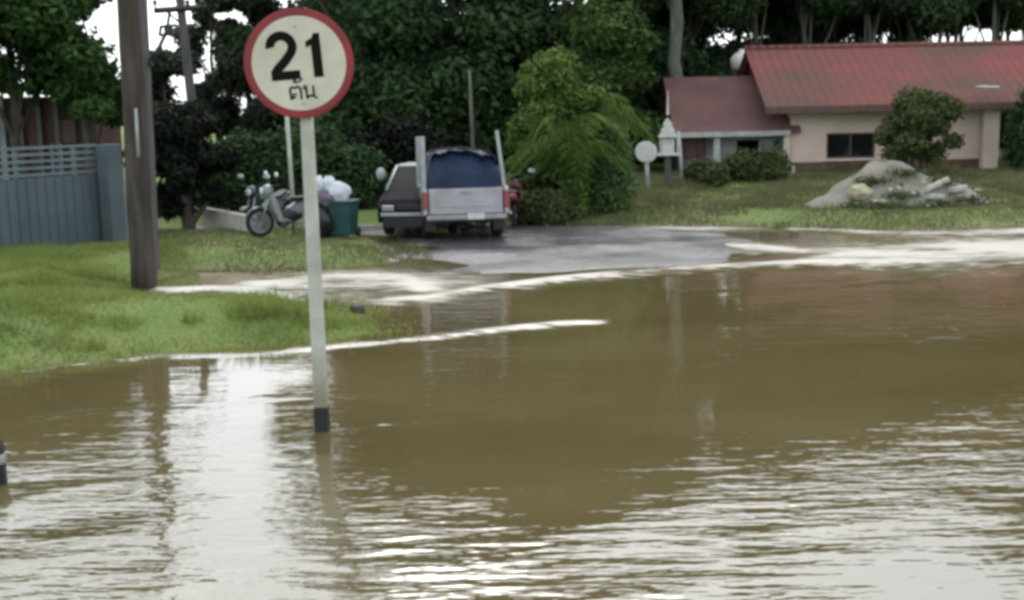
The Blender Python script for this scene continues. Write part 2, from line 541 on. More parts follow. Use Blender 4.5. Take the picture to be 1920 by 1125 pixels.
def road_mat():
    m = mat('wet_asphalt', (0.13, 0.125, 0.13), 0.4, 0.3, 0.9, bump=0.25, bscale=60, col2=(0.075, 0.075, 0.08), spec=0.5, stretch=(0.5, 1.6, 1))
    n, l = nodes_of(m)
    p = n['Principled BSDF']
    g = n.new('ShaderNodeNewGeometry')
    t = n.new('ShaderNodeTexNoise'); t.inputs['Scale'].default_value = 0.8; t.inputs['Detail'].default_value = 4
    l.new(g.outputs['Position'], t.inputs['Vector'])
    r = n.new('ShaderNodeMapRange')
    r.inputs['From Min'].default_value = 0.4; r.inputs['From Max'].default_value = 0.62
    r.inputs['To Min'].default_value = 0.08; r.inputs['To Max'].default_value = 0.34
    l.new(t.outputs['Fac'], r.inputs['Value'])
    l.new(r.outputs[0], p.inputs['Roughness'])
    return m
rx = axis([(-12, 9, 0.16)]); ry = axis([(15, 28, 0.14)])
RX, RY = np.meshgrid(rx, ry)
sR2 = sdf(PR, RX, RY)
RZ = height(RX, RY) + 0.006
road = struct(grid_mesh('road', RX, RY, RZ, road_mat(), keep=(sR2 > -0.15) & (RZ - 0.006 < 0.075)))

# flood water
def water_mat():
    m = bpy.data.materials.new('flood_water')
    m.use_nodes = True
    n, l = nodes_of(m)
    p = n['Principled BSDF']
    p.inputs['Roughness'].default_value = 0.04
    p.inputs['IOR'].default_value = 2.2
    g = n.new('ShaderNodeNewGeometry')
    def mapping(sc):
        mp = n.new('ShaderNodeMapping'); mp.inputs['Scale'].default_value = sc
        l.new(g.outputs['Position'], mp.inputs[0]); return mp
    def noise(s, d, sc):
        t = n.new('ShaderNodeTexNoise'); t.inputs['Scale'].default_value = s; t.inputs['Detail'].default_value = d
        l.new(mapping(sc).outputs[0], t.inputs['Vector']); return t
    mud = noise(0.5, 5, (0.6, 1.3, 1))
    cr = n.new('ShaderNodeValToRGB')
    e = cr.color_ramp.elements
    e[0].position = 0.35; e[0].color = (0.098, 0.077, 0.032, 1)
    e[1].position = 0.65; e[1].color = (0.125, 0.099, 0.046, 1)
    l.new(mud.outputs['Fac'], cr.inputs[0])
    # churned water and painted sky reflection, pale along the crests, broken by streaky noise
    a = n.new('ShaderNodeAttribute'); a.attribute_name = 'foam_sheen'
    fn = noise(5.0, 6, (0.5, 1.6, 1))
    k = n.new('ShaderNodeMath'); k.operation = 'MULTIPLY_ADD'
    l.new(fn.outputs['Fac'], k.inputs[0]); k.inputs[1].default_value = 1.5; k.inputs[2].default_value = -0.75
    s = n.new('ShaderNodeMath'); s.operation = 'ADD'
    l.new(k.outputs[0], s.inputs[0]); l.new(a.outputs['Fac'], s.inputs[1])
    rr = n.new('ShaderNodeMapRange'); rr.inputs['From Min'].default_value = 0.08; rr.inputs['From Max'].default_value = 1.0
    l.new(s.outputs[0], rr.inputs['Value'])
    mul = n.new('ShaderNodeMath'); mul.operation = 'MULTIPLY'; mul.use_clamp = True
    st = n.new('ShaderNodeMapRange'); st.inputs['From Max'].default_value = 0.15
    l.new(a.outputs['Fac'], st.inputs['Value'])
    l.new(rr.outputs[0], mul.inputs[0]); l.new(st.outputs[0], mul.inputs[1])
    mx = n.new('ShaderNodeMix'); mx.data_type = 'RGBA'
    l.new(mul.outputs[0], mx.inputs['Factor'])
    l.new(cr.outputs[0], mx.inputs['A']); mx.inputs['B'].default_value = (0.38, 0.345, 0.285, 1)
    l.new(mx.outputs['Result'], p.inputs['Base Color'])
    ro = n.new('ShaderNodeMapRange'); ro.inputs['To Min'].default_value = 0.04; ro.inputs['To Max'].default_value = 0.6
    l.new(mul.outputs[0], ro.inputs['Value']); l.new(ro.outputs[0], p.inputs['Roughness'])
    # small ripples, long across the wind
    r1 = noise(2.7, 3, (0.5, 1.9, 1)); r2 = noise(8.0, 2, (0.5, 1.7, 1))
    ca = n.new('ShaderNodeAttribute'); ca.attribute_name = 'choppy'
    ad = n.new('ShaderNodeMath'); ad.operation = 'MULTIPLY_ADD'
    l.new(r2.outputs['Fac'], ad.inputs[0]); ad.inputs[1].default_value = 0.3; l.new(r1.outputs['Fac'], ad.inputs[2])
    hm = n.new('ShaderNodeMath'); hm.operation = 'MULTIPLY'
    l.new(ad.outputs[0], hm.inputs[0]); l.new(ca.outputs['Fac'], hm.inputs[1])
    b = n.new('ShaderNodeBump'); b.inputs['Strength'].default_value = 1.0; b.inputs['Distance'].default_value = 0.042
    l.new(hm.outputs[0], b.inputs['Height']); l.new(b.outputs[0], p.inputs['Normal'])
    return m
wx = axis([(-80, -9, 4), (-9, 13, 0.085), (13, 80, 4)])
wy = axis([(-60, 3.5, 4), (3.5, 27, 0.08), (27, 40, 1.0)])
WX, WY = np.meshgrid(wx, wy)
foam_sheen = np.zeros_like(WX); WZ = np.zeros_like(WX)
wob = wnoise(WX, WY, 1.6, 31, 4) * 0.35
brk = wnoise(WX * 0.6, WY * 1.6, 2.2, 33, 4)
def crest(px, width, hgt, inten, wobble=1.0):
    global foam_sheen, WZ
    P = poly_world(px)
    d = linedist(P, WX + wob * 0.5 * wobble, WY + wob * wobble * 0.6, width)
    g = np.exp(-d ** 1.3) * np.clip(0.9 + 0.6 * brk, 0.4, 1.15)
    foam_sheen = np.maximum(foam_sheen, inten * g)
    WZ += hgt * np.exp(-d * d * 1.2)
crest([(285, 546), (400, 542), (500, 545), (620, 556), (740, 566), (800, 562), (900, 543), (1050, 524), (1250, 508), (1400, 499), (1550, 491), (1920, 497), (2300, 500)],
      [0.16, 0.18, 0.25, 0.42, 0.4, 0.34, 0.24, 0.26, 0.3, 0.36, 0.46, 0.5, 0.5], 0.05, 0.85)
crest([(490, 530), (600, 528), (760, 527), (800, 540)], [0.4, 0.9, 0.9, 0.4], 0.02, 1.2)
crest([(560, 655), (680, 646), (800, 634), (950, 618), (1060, 606), (1160, 598)], [0.06, 0.1, 0.12, 0.13, 0.14, 0.05], 0.035, 0.72, 0.7)
crest([(0, 702), (150, 684), (300, 668), (450, 662), (600, 654)], [0.05, 0.05, 0.08, 0.07, 0.07], 0.01, 0.5, 0.5)
crest([(1580, 482), (1700, 474), (1850, 470), (2100, 470)], [0.7, 1.5, 1.9, 2.0], 0.03, 1.25)
crest([(1240, 452), (1340, 456), (1420, 465), (1500, 474), (1560, 480)], [0.25, 0.5, 0.7, 0.6, 0.5], 0.03, 0.85)
crest([(940, 429), (1100, 427), (1260, 428), (1420, 430)], [0.3, 0.5, 0.6, 0.4], 0.008, 0.75, 0.5)
crest([(1000, 500), (1150, 484), (1300, 474), (1420, 478)], [0.1, 0.2, 0.25, 0.2], 0.02, 0.6)
crest([(1480, 431), (1580, 431), (1680, 437), (1800, 437), (1930, 434), (2200, 432)], [0.2, 0.25, 0.35, 0.6, 0.7, 0.7], 0.02, 0.95, 0.5)
# thin drifting ridges in the near water
for (px, hh) in (([(40, 792), (130, 778), (250, 772), (345, 768)], 0.018), ([(640, 800), (740, 790), (860, 785)], 0.015),
                 ([(1300, 545), (1345, 543), (1385, 544)], 0.02), ([(1590, 535), (1660, 528), (1700, 527)], 0.02),
                 ([(30, 945), (100, 920), (200, 905)], 0.02), ([(500, 742), (640, 742), (720, 740)], 0.014)):
    crest(px, [0.08] * len(px), hh * 0.55, 0.03, 0.6)
chop = np.clip(0.5 + 1.1 * np.clip((8.6 - WY) / 2.2, 0, 1) - 0.25 * np.clip((WY - 9) / 6, 0, 1), 0.1, 2)
chop = chop * np.clip(0.8 + 1.3 * wnoise(WX, WY, 1.1, 41, 4), 0.2, 2.0)
calm = np.exp(-(((WX - 0.6) / 1.7) ** 2 + ((WY - 9.5) / 2.8) ** 2))
chop = chop * (1 - 0.65 * calm)
chop = chop * (1 - 0.55 * np.exp(-(((WX / WY + 0.225) / 0.07) ** 2)))
chop = chop * (1 - 0.6 * np.exp(-(((WX - 2.0) / 1.0) ** 2 + ((WY - 5.9) / 0.7) ** 2)))
chop = chop * (1 + 1.0 * np.exp(-((WX / WY + 0.318) / 0.03) ** 2) * np.clip((12.5 - WY) / 3, 0, 1))
# short-crested wavelets as real displacement
rs = np.random.default_rng(5)
wl_ = np.zeros_like(WX)
for k in range(26):
    a = rs.normal(math.pi / 2 + 0.12, 0.33); f = rs.uniform(5, 17)
    wl_ += np.sin((WX * math.cos(a) + WY * math.sin(a)) * f + rs.uniform(0, 6.28)) / f
wmask = np.clip(0.5 + 1.1 * wnoise(WX, WY, 0.7, 52, 3), 0, 1.3)
fine_zone = (np.abs(WX - 2) < 10.9) * (WY > 3.5) * (WY < 27)
WZ += 0.0045 * wl_ * wmask * chop * fine_zone
water = struct(grid_mesh('flood_water', WX, WY, WZ, water_mat(), attrs={'foam_sheen': foam_sheen, 'choppy': chop * 0.55 * fine_zone + 0.2 * (1 - fine_zone)}))

# ------------------------------------------------------------------ weight limit sign
def ribbon(mb, pts, wdt, y0, y1, closed=False):
    """flat stroke in the x-z plane with thickness from y0 to y1"""
    pts = [Vector((p[0], p[1])) for p in pts]
    n = len(pts); L = []; Rr = []
    for i in range(n):
        if closed:
            a = pts[i - 1]; b = pts[(i + 1) % n]
        else:
            a = pts[max(0, i - 1)]; b = pts[min(n - 1, i + 1)]
        t = (b - a).normalized(); nn = Vector((-t.y, t.x))
        ww = wdt[i] if hasattr(wdt, '__len__') else wdt
        L.append(pts[i] + nn * ww / 2); Rr.append(pts[i] - nn * ww / 2)
    m = n if closed else n - 1
    vs = []
    for y in (y0, y1):
        for q in L + Rr:
            vs.append((q.x, y, q.y))
    fs = []
    for i in range(m):
        j = (i + 1) % n
        fs += [(i, j, n + j, n + i), (2 * n + i, 3 * n + i, 3 * n + j, 2 * n + j), (i, 2 * n + i, 2 * n + j, j), (n + i, n + j, 3 * n + j, 3 * n + i)]
    if not closed:
        fs += [(0, n, 3 * n, 2 * n), (n - 1, 3 * n - 1, 4 * n - 1, 2 * n - 1)]
    return mb.add(vs, fs)
def arc(cx, cz, r, a0, a1, n=10, rz=None):
    return [(cx + r * math.cos(R(a0 + (a1 - a0) * i / n)), cz + (rz or r) * math.sin(R(a0 + (a1 - a0) * i / n))) for i in range(n + 1)]

base = at(605, 806, 0)
base.z = -0.3
Ds = base.y
ctr = atd(561, 119, Ds - 0.12)
root = thing('road_sign', 'round red-bordered white weight limit sign reading 21 on a white post standing in the flood', 'road sign', (base.x, base.y, 0))
L0 = lambda p: Vector(p) - Vector((base.x, base.y, 0))
topv = L0(atd(566, 40, Ds))
def along(t): return Vector((0, 0, -0.3)).lerp(topv, t)
tb = (0.14 + 0.3) / (topv.z + 0.3)          # the black foot reaches 0.19 m above the water
tb = (0.19 + 0.3) / (topv.z + 0.3)
mb = MB(); p0, p1 = along(tb), along(1)
def sq(mb, a, b, r0, r1):
    vs = []
    for p, r in ((a, r0), (b, r1)):
        for x, y in ((-r, -r), (r, -r), (r, r), (-r, r)):
            vs.append(p + Vector((x, y, 0)))
    return mb.add(vs, [(3, 2, 1, 0), (4, 5, 6, 7), (0, 1, 5, 4), (1, 2, 6, 5), (2, 3, 7, 6), (3, 0, 4, 7)])
sq(mb, p0, p1, 0.052, 0.042).build('post', M['post_paint'], root, bevel=0.008)
sq(MB(), along(0), along(tb), 0.057, 0.056).build('post_base', M['black_paint'], root, bevel=0.006)
# plate: faces the camera, rolled slightly
plate = MB()
dc = L0(ctr)
pr = bpy.data.objects.new('sign_plate', None)
nrm = (CAM - ctr); nrm.z = 0
yaw = math.atan2(nrm.x, -nrm.y)
PM = Matrix.Translation(dc) @ Euler((R(2), R(-4.0), yaw)).to_matrix().to_4x4()
RO, RI = 0.403, 0.345
me = MB().lathe([(0.0, 0.012), (RO - 0.01, 0.012), (RO, 0.006), (RO, -0.006), (RO - 0.006, -0.01), (0, -0.01)], n=64, axis='Y')
plo = me.build('sign_plate', M['sign_red'], root, smooth=False)
plo.matrix_local = PM
fc = MB().lathe([(0, -0.0105), (RI, -0.0105), (RI, -0.0135), (0, -0.0135)], n=64, axis='Y').build('white_face', M['sign_white'], plo)
y0, y1 = -0.0136, -0.016
# "21": x to the right, z up; the plate has a 4 degree tilt already
two = MB()
pts = [(-0.196, 0.128)] + arc(-0.118, 0.128, 0.082, 170, -8, 12) + [(-0.05, 0.085), (-0.095, 0.03), (-0.16, -0.03), (-0.186, -0.066)]
ribbon(two, pts, 0.066, y0, y1)
ribbon(two, [(-0.212, -0.08), (0.0, -0.08)], 0.066, y0 - 0.0003, y1 - 0.0003)
ribbon(two, [(-0.186, -0.055), (-0.186, -0.09)], 0.05, y0 + 0.0002, y1 + 0.0002)
two.build('numeral', M['sign_black'], plo)
one = MB()
one.prism([(0.062, 0.108), (0.062, 0.155), (0.11, 0.178), (0.122, 0.21), (0.17, 0.21), (0.17, -0.11), (0.099, -0.11), (0.099, 0.125)],
          lambda x, z: (x, y0, z), lambda x, z: (x, y1, z))
one.build('numeral', M['sign_black'], plo)
# Thai word under the numeral
th = MB(); sw = 0.0165
def TR(pl): return [(x * 1.0 - 0.004, z - 0.208) for x, z in pl]
# to tao
ribbon(th, TR([(-0.083, -0.05), (-0.085, 0.0)] + arc(-0.055, 0.012, 0.032, 190, 110, 5) + [(-0.052, 0.03)] + arc(-0.04, 0.012, 0.032, 70, 0, 5) + [(-0.008, -0.055)]), sw, y0, y1)
ribbon(th, TR(arc(-0.056, -0.022, 0.013, 0, 330, 9)), 0.011, y0 - .0003, y1 - .0003)
ribbon(th, TR([(-0.083, -0.05), (-0.062, -0.034)]), sw, y0 - .0005, y1 - .0005)
# mai han akat above
ribbon(th, TR([(-0.052, 0.083), (-0.034, 0.07), (-0.008, 0.078), (0.014, 0.1)]), 0.012, y0, y1)
ribbon(th, TR(arc(-0.044, 0.082, 0.011, 0, 330, 8)), 0.009, y0 - .0003, y1 - .0003)
# no nu
ribbon(th, TR([(0.034, 0.035), (0.034, -0.052)]), sw, y0, y1)
ribbon(th, TR(arc(0.027, 0.03, 0.013, 0, 330, 9)), 0.011, y0 - .0003, y1 - .0003)
ribbon(th, TR([(0.03, -0.05), (0.06, -0.03), (0.088, -0.04)]), sw, y0 - .0005, y1 - .0005)
ribbon(th, TR([(0.086, 0.04), (0.086, -0.04), (0.108, -0.055)]), sw, y0 - .0007, y1 - .0007)
th.build('thai_lettering', M['sign_black'], plo)
for dz in (0.27, -0.29):
    MB().lathe([(0, -0.0136), (0.012, -0.0136), (0.012, -0.018), (0.006, -0.021), (0, -0.021)], (0, 0, dz), n=10, axis='Y').build('bolt', M['galv'], plo, smooth=False)
for dz in (0.16, -0.16):
    MB().box((0.0, 0.03, dz), (0.13, 0.03, 0.035)).build('mounting_bracket', M['galv'], plo)

# ------------------------------------------------------------------ utility poles
pb = on_ground(270, 545)
pt = atd(222, -330, pb.y + 0.1)
o = thing('utility_pole', 'thick brown-grey weathered utility pole standing on the grass by the blue-grey fence', 'utility pole', pb)
q = pt - pb
mb = MB()
n = 14
mb.tube([Vector((0, 0, -0.3)).lerp(q, i / 9) + Vector((0.012 * math.sin(i * 2), 0, 0)) for i in range(10)], [0.188 - 0.0068 * i for i in range(10)], n=16)
mb.build('pole_shaft', M['pole_wood'], o, smooth=True)
mb = MB()
k0 = Vector((0, 0, -0.3)).lerp(q, 0.33); k1 = Vector((0, 0, -0.3)).lerp(q, 0.43)
mb.tube([k0 + Vector((0.08, -0.185, 0)), k1 + Vector((0.08, -0.185, 0))], 0.022, n=6)
mb.build('light_streak', M['pale_trim'], o, smooth=True)  # pale strip added for a light streak beside the shaft

pb2 = on_ground(280, 482)
pt2 = atd(252, -200, pb2.y)
o = thing('utility_pole', 'thin grey concrete pole with diagonal brace just behind the thick brown pole', 'utility pole', pb2)
q = pt2 - pb2
mb = MB(); sq(mb, Vector((0, 0, -0.2)), q, 0.13, 0.1)
mb.build('pole_shaft', M['pole_conc'], o, bevel=0.02)
LL = lambda u, v, D=pb2.y: atd(u, v, D) - pb2
mb = MB()
mb.tube([LL(278, 118), LL(297, 92), LL(311, 62)], 0.032, n=8)
mb.build('brace', M['dark_metal'], o, smooth=True)
mb = MB()
for a, b in (((298, 66), (332, 63)), ((301, 50), (331, 47)), ((299, 66), (302, 48)), ((331, 64), (331, 46)), ((314, 50), (318, 22))):
    mb.tube([LL(*a), LL(*b)], 0.026, n=6)
mb.box(LL(316, 57), (0.12, 0.1, 0.1))
mb.build('switch_frame', M['dark_metal'], o)
mb = MB(); mb.tube([LL(277, 118), LL(284, 116)], 0.07, n=8); mb.build('clamp', M['dark_metal'], o)

D3 = 34.0
p3 = atd(338, 10, D3); g3 = Vector((p3.x + 0.3, D3, gz(p3.x, D3)))
o = thing('utility_pole', 'distant power pole with a crossarm and insulators above the olive trees', 'utility pole', g3)
q = p3 - g3 + Vector((0, 0, 0.2))
sq(MB(), Vector((0, 0, -0.2)), q, 0.13, 0.1).build('pole_shaft', M['pole_conc'], o, bevel=0.015)
LL3 = lambda u, v: atd(u, v, D3 - 0.15) - g3
mb = MB(); a, b = LL3(289, 20), LL3(386, 13)
mb.tube([a, b], 0.085, n=4); mb.build('crossarm', M['dark_metal'], o)
mb = MB(); mb.tube([LL3(313, 22), LL3(336, 42)], 0.03, n=6); mb.build('arm_brace', M['dark_metal'], o)
for u in (291, 352, 379):
    pp = LL3(u, 14)
    mb = MB().lathe([(0.02, -0.05), (0.02, 0.06), (0.065, 0.07), (0.045, 0.11), (0.07, 0.13), (0.05, 0.2), (0.0, 0.22)], pp, n=10)
    mb.build('insulator', M['insul'], o, smooth=True)
# wires strung from the crossarm
for u in (291, 352, 379):
    a = atd(u, 6, D3 - 0.15)
    b = Vector((a.x - 14, a.y - 34, a.z + 2.2))
    pts = [a.lerp(b, t / 12) - Vector((0, 0, 0.5 * math.sin(math.pi * t / 12))) for t in range(13)]
    ob = MB().tube(pts, 0.01, n=5).build('power_line', M['dark_metal'])
    tag(ob, 'thin power line hanging from the crossarm of the distant pole', 'cable', 'power lines on the distant pole')

# ------------------------------------------------------------------ fence, gatepost, shed behind it
fa = Vector((at(-420, 520, 0.28).x, at(-420, 520, 0.28).y, 0.0)); fb = on_ground(196, 452); fb.z = 0
f0 = fb + (fa - fb).normalized() * 6.0
root = thing('metal_fence', 'blue-grey sheet fence with open horizontal rails along its top beside the grass', 'fence', f0)
dv = (fb - f0); Lf = dv.length; ang = math.atan2(dv.y, dv.x)
root.rotation_euler = (0, 0, ang)
z0 = 0.05
H = 2.02 - 0.0
mb = MB()
nr = 30
poly = []
for i in range(nr):
    x = Lf * i / nr
    poly += [(x, 0.0), (x + Lf / nr * 0.78, 0.0), (x + Lf / nr * 0.84, 0.018), (x + Lf / nr * 0.96, 0.018)]
for a_, b_ in zip(poly[:-1], poly[1:]):
    mb.add([(a_[0], a_[1], z0), (b_[0], b_[1], z0), (b_[0], b_[1], 1.47), (a_[0], a_[1], 1.47),
            (a_[0], a_[1] + .012, z0), (b_[0], b_[1] + .012, z0), (b_[0], b_[1] + .012, 1.47), (a_[0], a_[1] + .012, 1.47)],
           [(0, 1, 2, 3), (7, 6, 5, 4), (3, 2, 6, 7), (0, 4, 5, 1)])
mb.build('sheet_panel', M['fence_blue'], root)
for k in range(5):
    z = 1.52 + k * 0.12
    MB().box((Lf / 2, 0.03, z), (Lf, 0.035, 0.05)).build('rail', M['fence_rail'], root)
for k in range(5):
    x = Lf - 0.5 - k * 1.25
    MB().box((x, 0.075, 1.03), (0.07, 0.05, 1.98)).build('upright', M['fence_rail'], root)
for x in (Lf - 0.78, Lf - 0.98):
    MB().box((x, 0.06, 1.76), (0.05, 0.018, 0.56)).build('upright', M['fence_rail'], root)
gp = on_ground(216, 452)
o = thing('gate_pillar', 'grey concrete pillar closing the right end of the blue-grey fence', 'pillar', gp, (0, 0, ang))
MB().box((0, 0, 0.85), (0.34, 0.3, 1.95)).build('pillar_body', M['fence_blue'], o, bevel=0.015)
MB().box((0.2, -0.02, 0.7), (0.06, 0.2, 1.5)).build('edge_strip', M['fence_post'], o, bevel=0.01)

Dsd = 26.5
sl = atd(-140, 300, Dsd); sr = atd(168, 300, Dsd)
o = thing('shed', 'dark reddish boarded shed with pale posts behind the blue-grey fence', 'shed', (sl.x, Dsd, gz(sl.x, Dsd)))
Ls = sr.x - sl.x
gz0 = o.location.z
zt = atd(100, 172, Dsd).z - gz0
MB().box((Ls / 2, 1.2, zt / 2 - 0.05), (Ls, 2.2, zt - 0.1)).build('boarded_wall', M['shed_red'], o)
for i, u in enumerate((5, 40, 75, 108, 160)):
    x = atd(u, 250, Dsd).x - sl.x
    MB().box((x, 0.02, zt / 2 - 0.02), (0.1 if i else 0.13, 0.1, zt - 0.04)).build('post', M['fence_post'] if i == 0 else M['greyroof'], o)
mb = MB(); mb.prism([(-0.35, zt + 0.12), (Ls * 0.72, zt + 0.2), (Ls + 0.25, zt - 0.06), (Ls + 0.25, zt - 0.13), (Ls * 0.72, zt + 0.1), (-0.35, zt + 0.03)], lambda x, z: (x, -0.35, z), lambda x, z: (x, 2.6, z))
mb.build('roof', M['greyroof'], o)
MB().box((Ls - 0.5, 0.06, zt * 0.72), (0.45, 0.06, 0.5)).build('shutter', M['frame_wood'], o)

wv0, wv1 = on_ground(388, 437), on_ground(486, 440)
o = MB().box((0, 0, 0.2), ((wv1 - wv0).length, 0.16, 0.5)).build('low_wall', M['conc'], None, bevel=0.02)
o.location = (wv0 + wv1) / 2
o.rotation_euler = (0, 0, math.atan2(wv1.y - wv0.y, wv1.x - wv0.x))
tag(o, 'low pale concrete wall at the roadside left of the motorbikes', 'wall')

# ------------------------------------------------------------------ trees
def leaves_mesh(name, C, Rr, n, size, m, seed, fill=0.35):
    """n folded leaf quads spread through the clumps with centres C and radii Rr"""
    rg = np.random.default_rng(seed)
    C = np.asarray(C, float); Rr = np.asarray(Rr, float)
    wgt = Rr[:, 0] * Rr[:, 1] + Rr[:, 0] * Rr[:, 2]
    ci = rg.choice(len(C), n, p=wgt / wgt.sum())
    d = rg.normal(size=(n, 3)); d /= np.linalg.norm(d, axis=1)[:, None]
    rad = rg.uniform(0, 1, n) ** fill
    rad *= rg.normal(1, 0.13, n)
    P = C[ci] + d * Rr[ci] * rad[:, None]
    up = d * 0.7 + rg.normal(size=(n, 3)) * 0.6 + np.array([0, 0, 0.5])
    up /= np.linalg.norm(up, axis=1)[:, None]
    t = np.cross(up, rg.normal(size=(n, 3))); t /= np.linalg.norm(t, axis=1)[:, None]
    b = np.cross(up, t)
    s = size * rg.uniform(0.6, 1.4, n)[:, None]
    V = np.empty((n, 4, 3))
    V[:, 0] = P - t * s
    V[:, 1] = P + b * s * 0.48 + up * s * 0.12
    V[:, 2] = P + t * s - up * s * 0.2
    V[:, 3] = P - b * s * 0.48 + up * s * 0.12
    me = bpy.data.meshes.new(name)
    me.vertices.add(n * 4); me.loops.add(n * 4); me.polygons.add(n)
    me.vertices.foreach_set('co', V.reshape(-1).astype(np.float32))
    me.loops.foreach_set('vertex_index', np.arange(n * 4, dtype=np.int32))
    me.polygons.foreach_set('loop_start', np.arange(0, n * 4, 4, dtype=np.int32))
    me.update(calc_edges=True)
    me.validate()
    me.materials.append(m)
    return me

def make_tree(name, label, cat, h, cw, trunk_h, tr, lm, bark, nleaf, size, seed, clumps=16, low=0.35, group=None, trunk_lean=0.0, crown_shape='dome', fill=0.35):
    rg = random.Random(seed)
    root = thing(name, label, cat, group=group)
    top = Vector((trunk_lean * h, 0, h * 0.82))
    mb = MB()
    npt = 7
    tp = [Vector((0, 0, -0.3)).lerp(top, i / npt) + Vector((rg.uniform(-1, 1), rg.uniform(-1, 1), 0)) * (0.02 * h * (i > 0)) for i in range(npt + 1)]
    mb.tube(tp, [tr * (1.25 if i == 0 else 1) * (1 - 0.85 * i / npt) for i in range(npt + 1)], n=9)
    C = []; RR = []
    for k in range(clumps):
        f = rg.uniform(0, 1)
        z = h * (low + (1 - low) * f * 0.93)
        if crown_shape == 'dome':
            rr = cw * math.sqrt(max(0.08, 1 - (abs(f - 0.42) / 0.62) ** 2))
        elif crown_shape == 'cone':
            rr = cw * (1.05 - 0.85 * f)
        else:
            rr = cw * (0.75 + 0.3 * math.sin(f * 3.1))
        a = rg.uniform(0, 6.283); q = rr * (rg.uniform(0.1, 1) ** 0.6) * 0.8
        c = Vector((math.cos(a) * q + trunk_lean * z, math.sin(a) * q, z))
        s = cw * rg.uniform(0.28, 0.5)
        C.append(c); RR.append((s, s, s * rg.uniform(0.55, 0.8)))
        if k < 11:
            j = min(npt - 1, max(1, int(npt * (c.z / h - 0.18) / 0.82)))
            s0 = tp[j]
            mid = s0.lerp(c, 0.5) + Vector((0, 0, 0.05 * h * rg.uniform(-0.5, 1)))
            r0 = tr * (1 - 0.85 * j / npt) * 0.55
            mb.tube([s0, mid, c], [r0, r0 * 0.6, r0 * 0.2], n=6, cap=False)
    mb.build('trunk', bark, root, smooth=True)
    me = leaves_mesh('crown', C, RR, nleaf, size, lm, seed, fill)
    cr = bpy.data.objects.new('crown', me); COL.objects.link(cr); cr.parent = root
    return root
def place(root, u, D, rz=0.0, sc=1.0, sz=None):
    x = atd(u, 300, D).x
    root.location = (x, D, gz(x, D))
    root.rotation_euler = (0, 0, rz)
    root.scale = (sc, sc, sz if sz else sc)
    return root

def bush(name, label, u, D, r, lm, n, size, seed, parts=None, cat='bush'):
    x = atd(u, 300, D).x; z = gz(x, D)
    root = thing(name, label, cat, (x, D, z))
    C = [(0, 0, r[2] * 0.95)]; RR = [r]
    if parts:
        C = [p[0] for p in parts]; RR = [p[1] for p in parts]
    rg = random.Random(seed)
    mb = MB()
    for k in range(5):
        c = C[k % len(C)]
        mb.tube([(rg.uniform(-.08, .08), rg.uniform(-.08, .08), -0.1), (c[0] * 0.6 + rg.uniform(-.2, .2), c[1] * .6, c[2] * 0.6), (c[0] + rg.uniform(-.4, .4) * r[0], c[1], c[2] * 1.1)], [0.035, 0.025, 0.01], n=5)
    mb.build('stem', M['bark'], root, smooth=True)
    me = leaves_mesh('foliage', C, RR, n, size, lm, seed, 0.22)
    f = bpy.data.objects.new('foliage', me); COL.objects.link(f); f.parent = root
    return root
# trees over the shed on the left
t = make_tree('broadleaf_tree', 'dark green leafy tree hanging over the shed at the left edge', 'tree', 6.2, 2.2, 2.0, 0.16, LM['left'], M['bark'], 17000, 0.1, 101, 24, 0.55)
place(t, 40, 25.4)
t = make_tree('broadleaf_tree', 'smaller dark green tree between the shed roof and the thick brown pole', 'tree', 5.7, 1.05, 1.5, 0.1, LM['left'], M['bark'], 11000, 0.09, 102, 16, 0.42)
place(t, 180, 25.9)
t = make_tree('broadleaf_tree', 'dark green tree beyond the shed reaching out of the left edge', 'tree', 6.2, 2.2, 2.0, 0.16, LM['left'], M['bark'], 13000, 0.1, 103, 16, 0.54)
place(t, -170, 29.5)
# dark bush right of the thick pole
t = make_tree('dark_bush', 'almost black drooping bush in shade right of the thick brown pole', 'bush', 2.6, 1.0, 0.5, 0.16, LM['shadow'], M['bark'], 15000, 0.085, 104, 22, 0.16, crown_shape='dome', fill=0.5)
place(t, 345, 24.2)
# olive-grey trees under the sky gap
t = make_tree('olive_tree', 'grey-olive feathery tree right of the distant power pole', 'tree', 8.6, 1.8, 2, 0.22, LM['olive'], M['bark'], 17000, 0.14, 105, 20, 0.1, crown_shape='col')
place(t, 412, 60, 0.4)
t = make_tree('olive_tree', 'low grey-olive tree hidden low behind the dark bush', 'tree', 5.2, 2.4, 1, 0.15, LM['olive'], M['bark'], 14000, 0.14, 106, 14, 0.1, crown_shape='dome')
place(t, 318, 58, 1.4)
t = make_tree('olive_tree', 'dark olive tree directly left of the round sign', 'tree', 9.4, 2.2, 2, 0.24, LM['olive'], M['bark'], 19000, 0.15, 107, 20, 0.06, crown_shape='col')
place(t, 478, 59, 2.0)
t = make_tree('olive_tree', 'dark tree standing right behind the round sign plate', 'tree', 9.8, 2.7, 2, 0.26, LM['dense'], M['bark'], 22000, 0.16, 108, 20, 0.06, crown_shape='col')
place(t, 556, 60, 2.9)
bush('dark_hedge', 'long dark green hedge behind the motorbikes and the thin white pole', 530, 28.5, (2.2, 0.6, 0.9), LM['dense'], 14000, 0.085, 109,
     [((-1.5, 0, 0.8), (1.0, 0.6, 0.9)), ((0.1, 0.1, 0.9), (1.1, 0.6, 1.0)), ((1.5, 0, 0.75), (1.0, 0.6, 0.85)), ((0.8, 0, 1.4), (0.7, 0.5, 0.6)), ((-0.9, 0, 1.4), (0.6, 0.5, 0.5))])
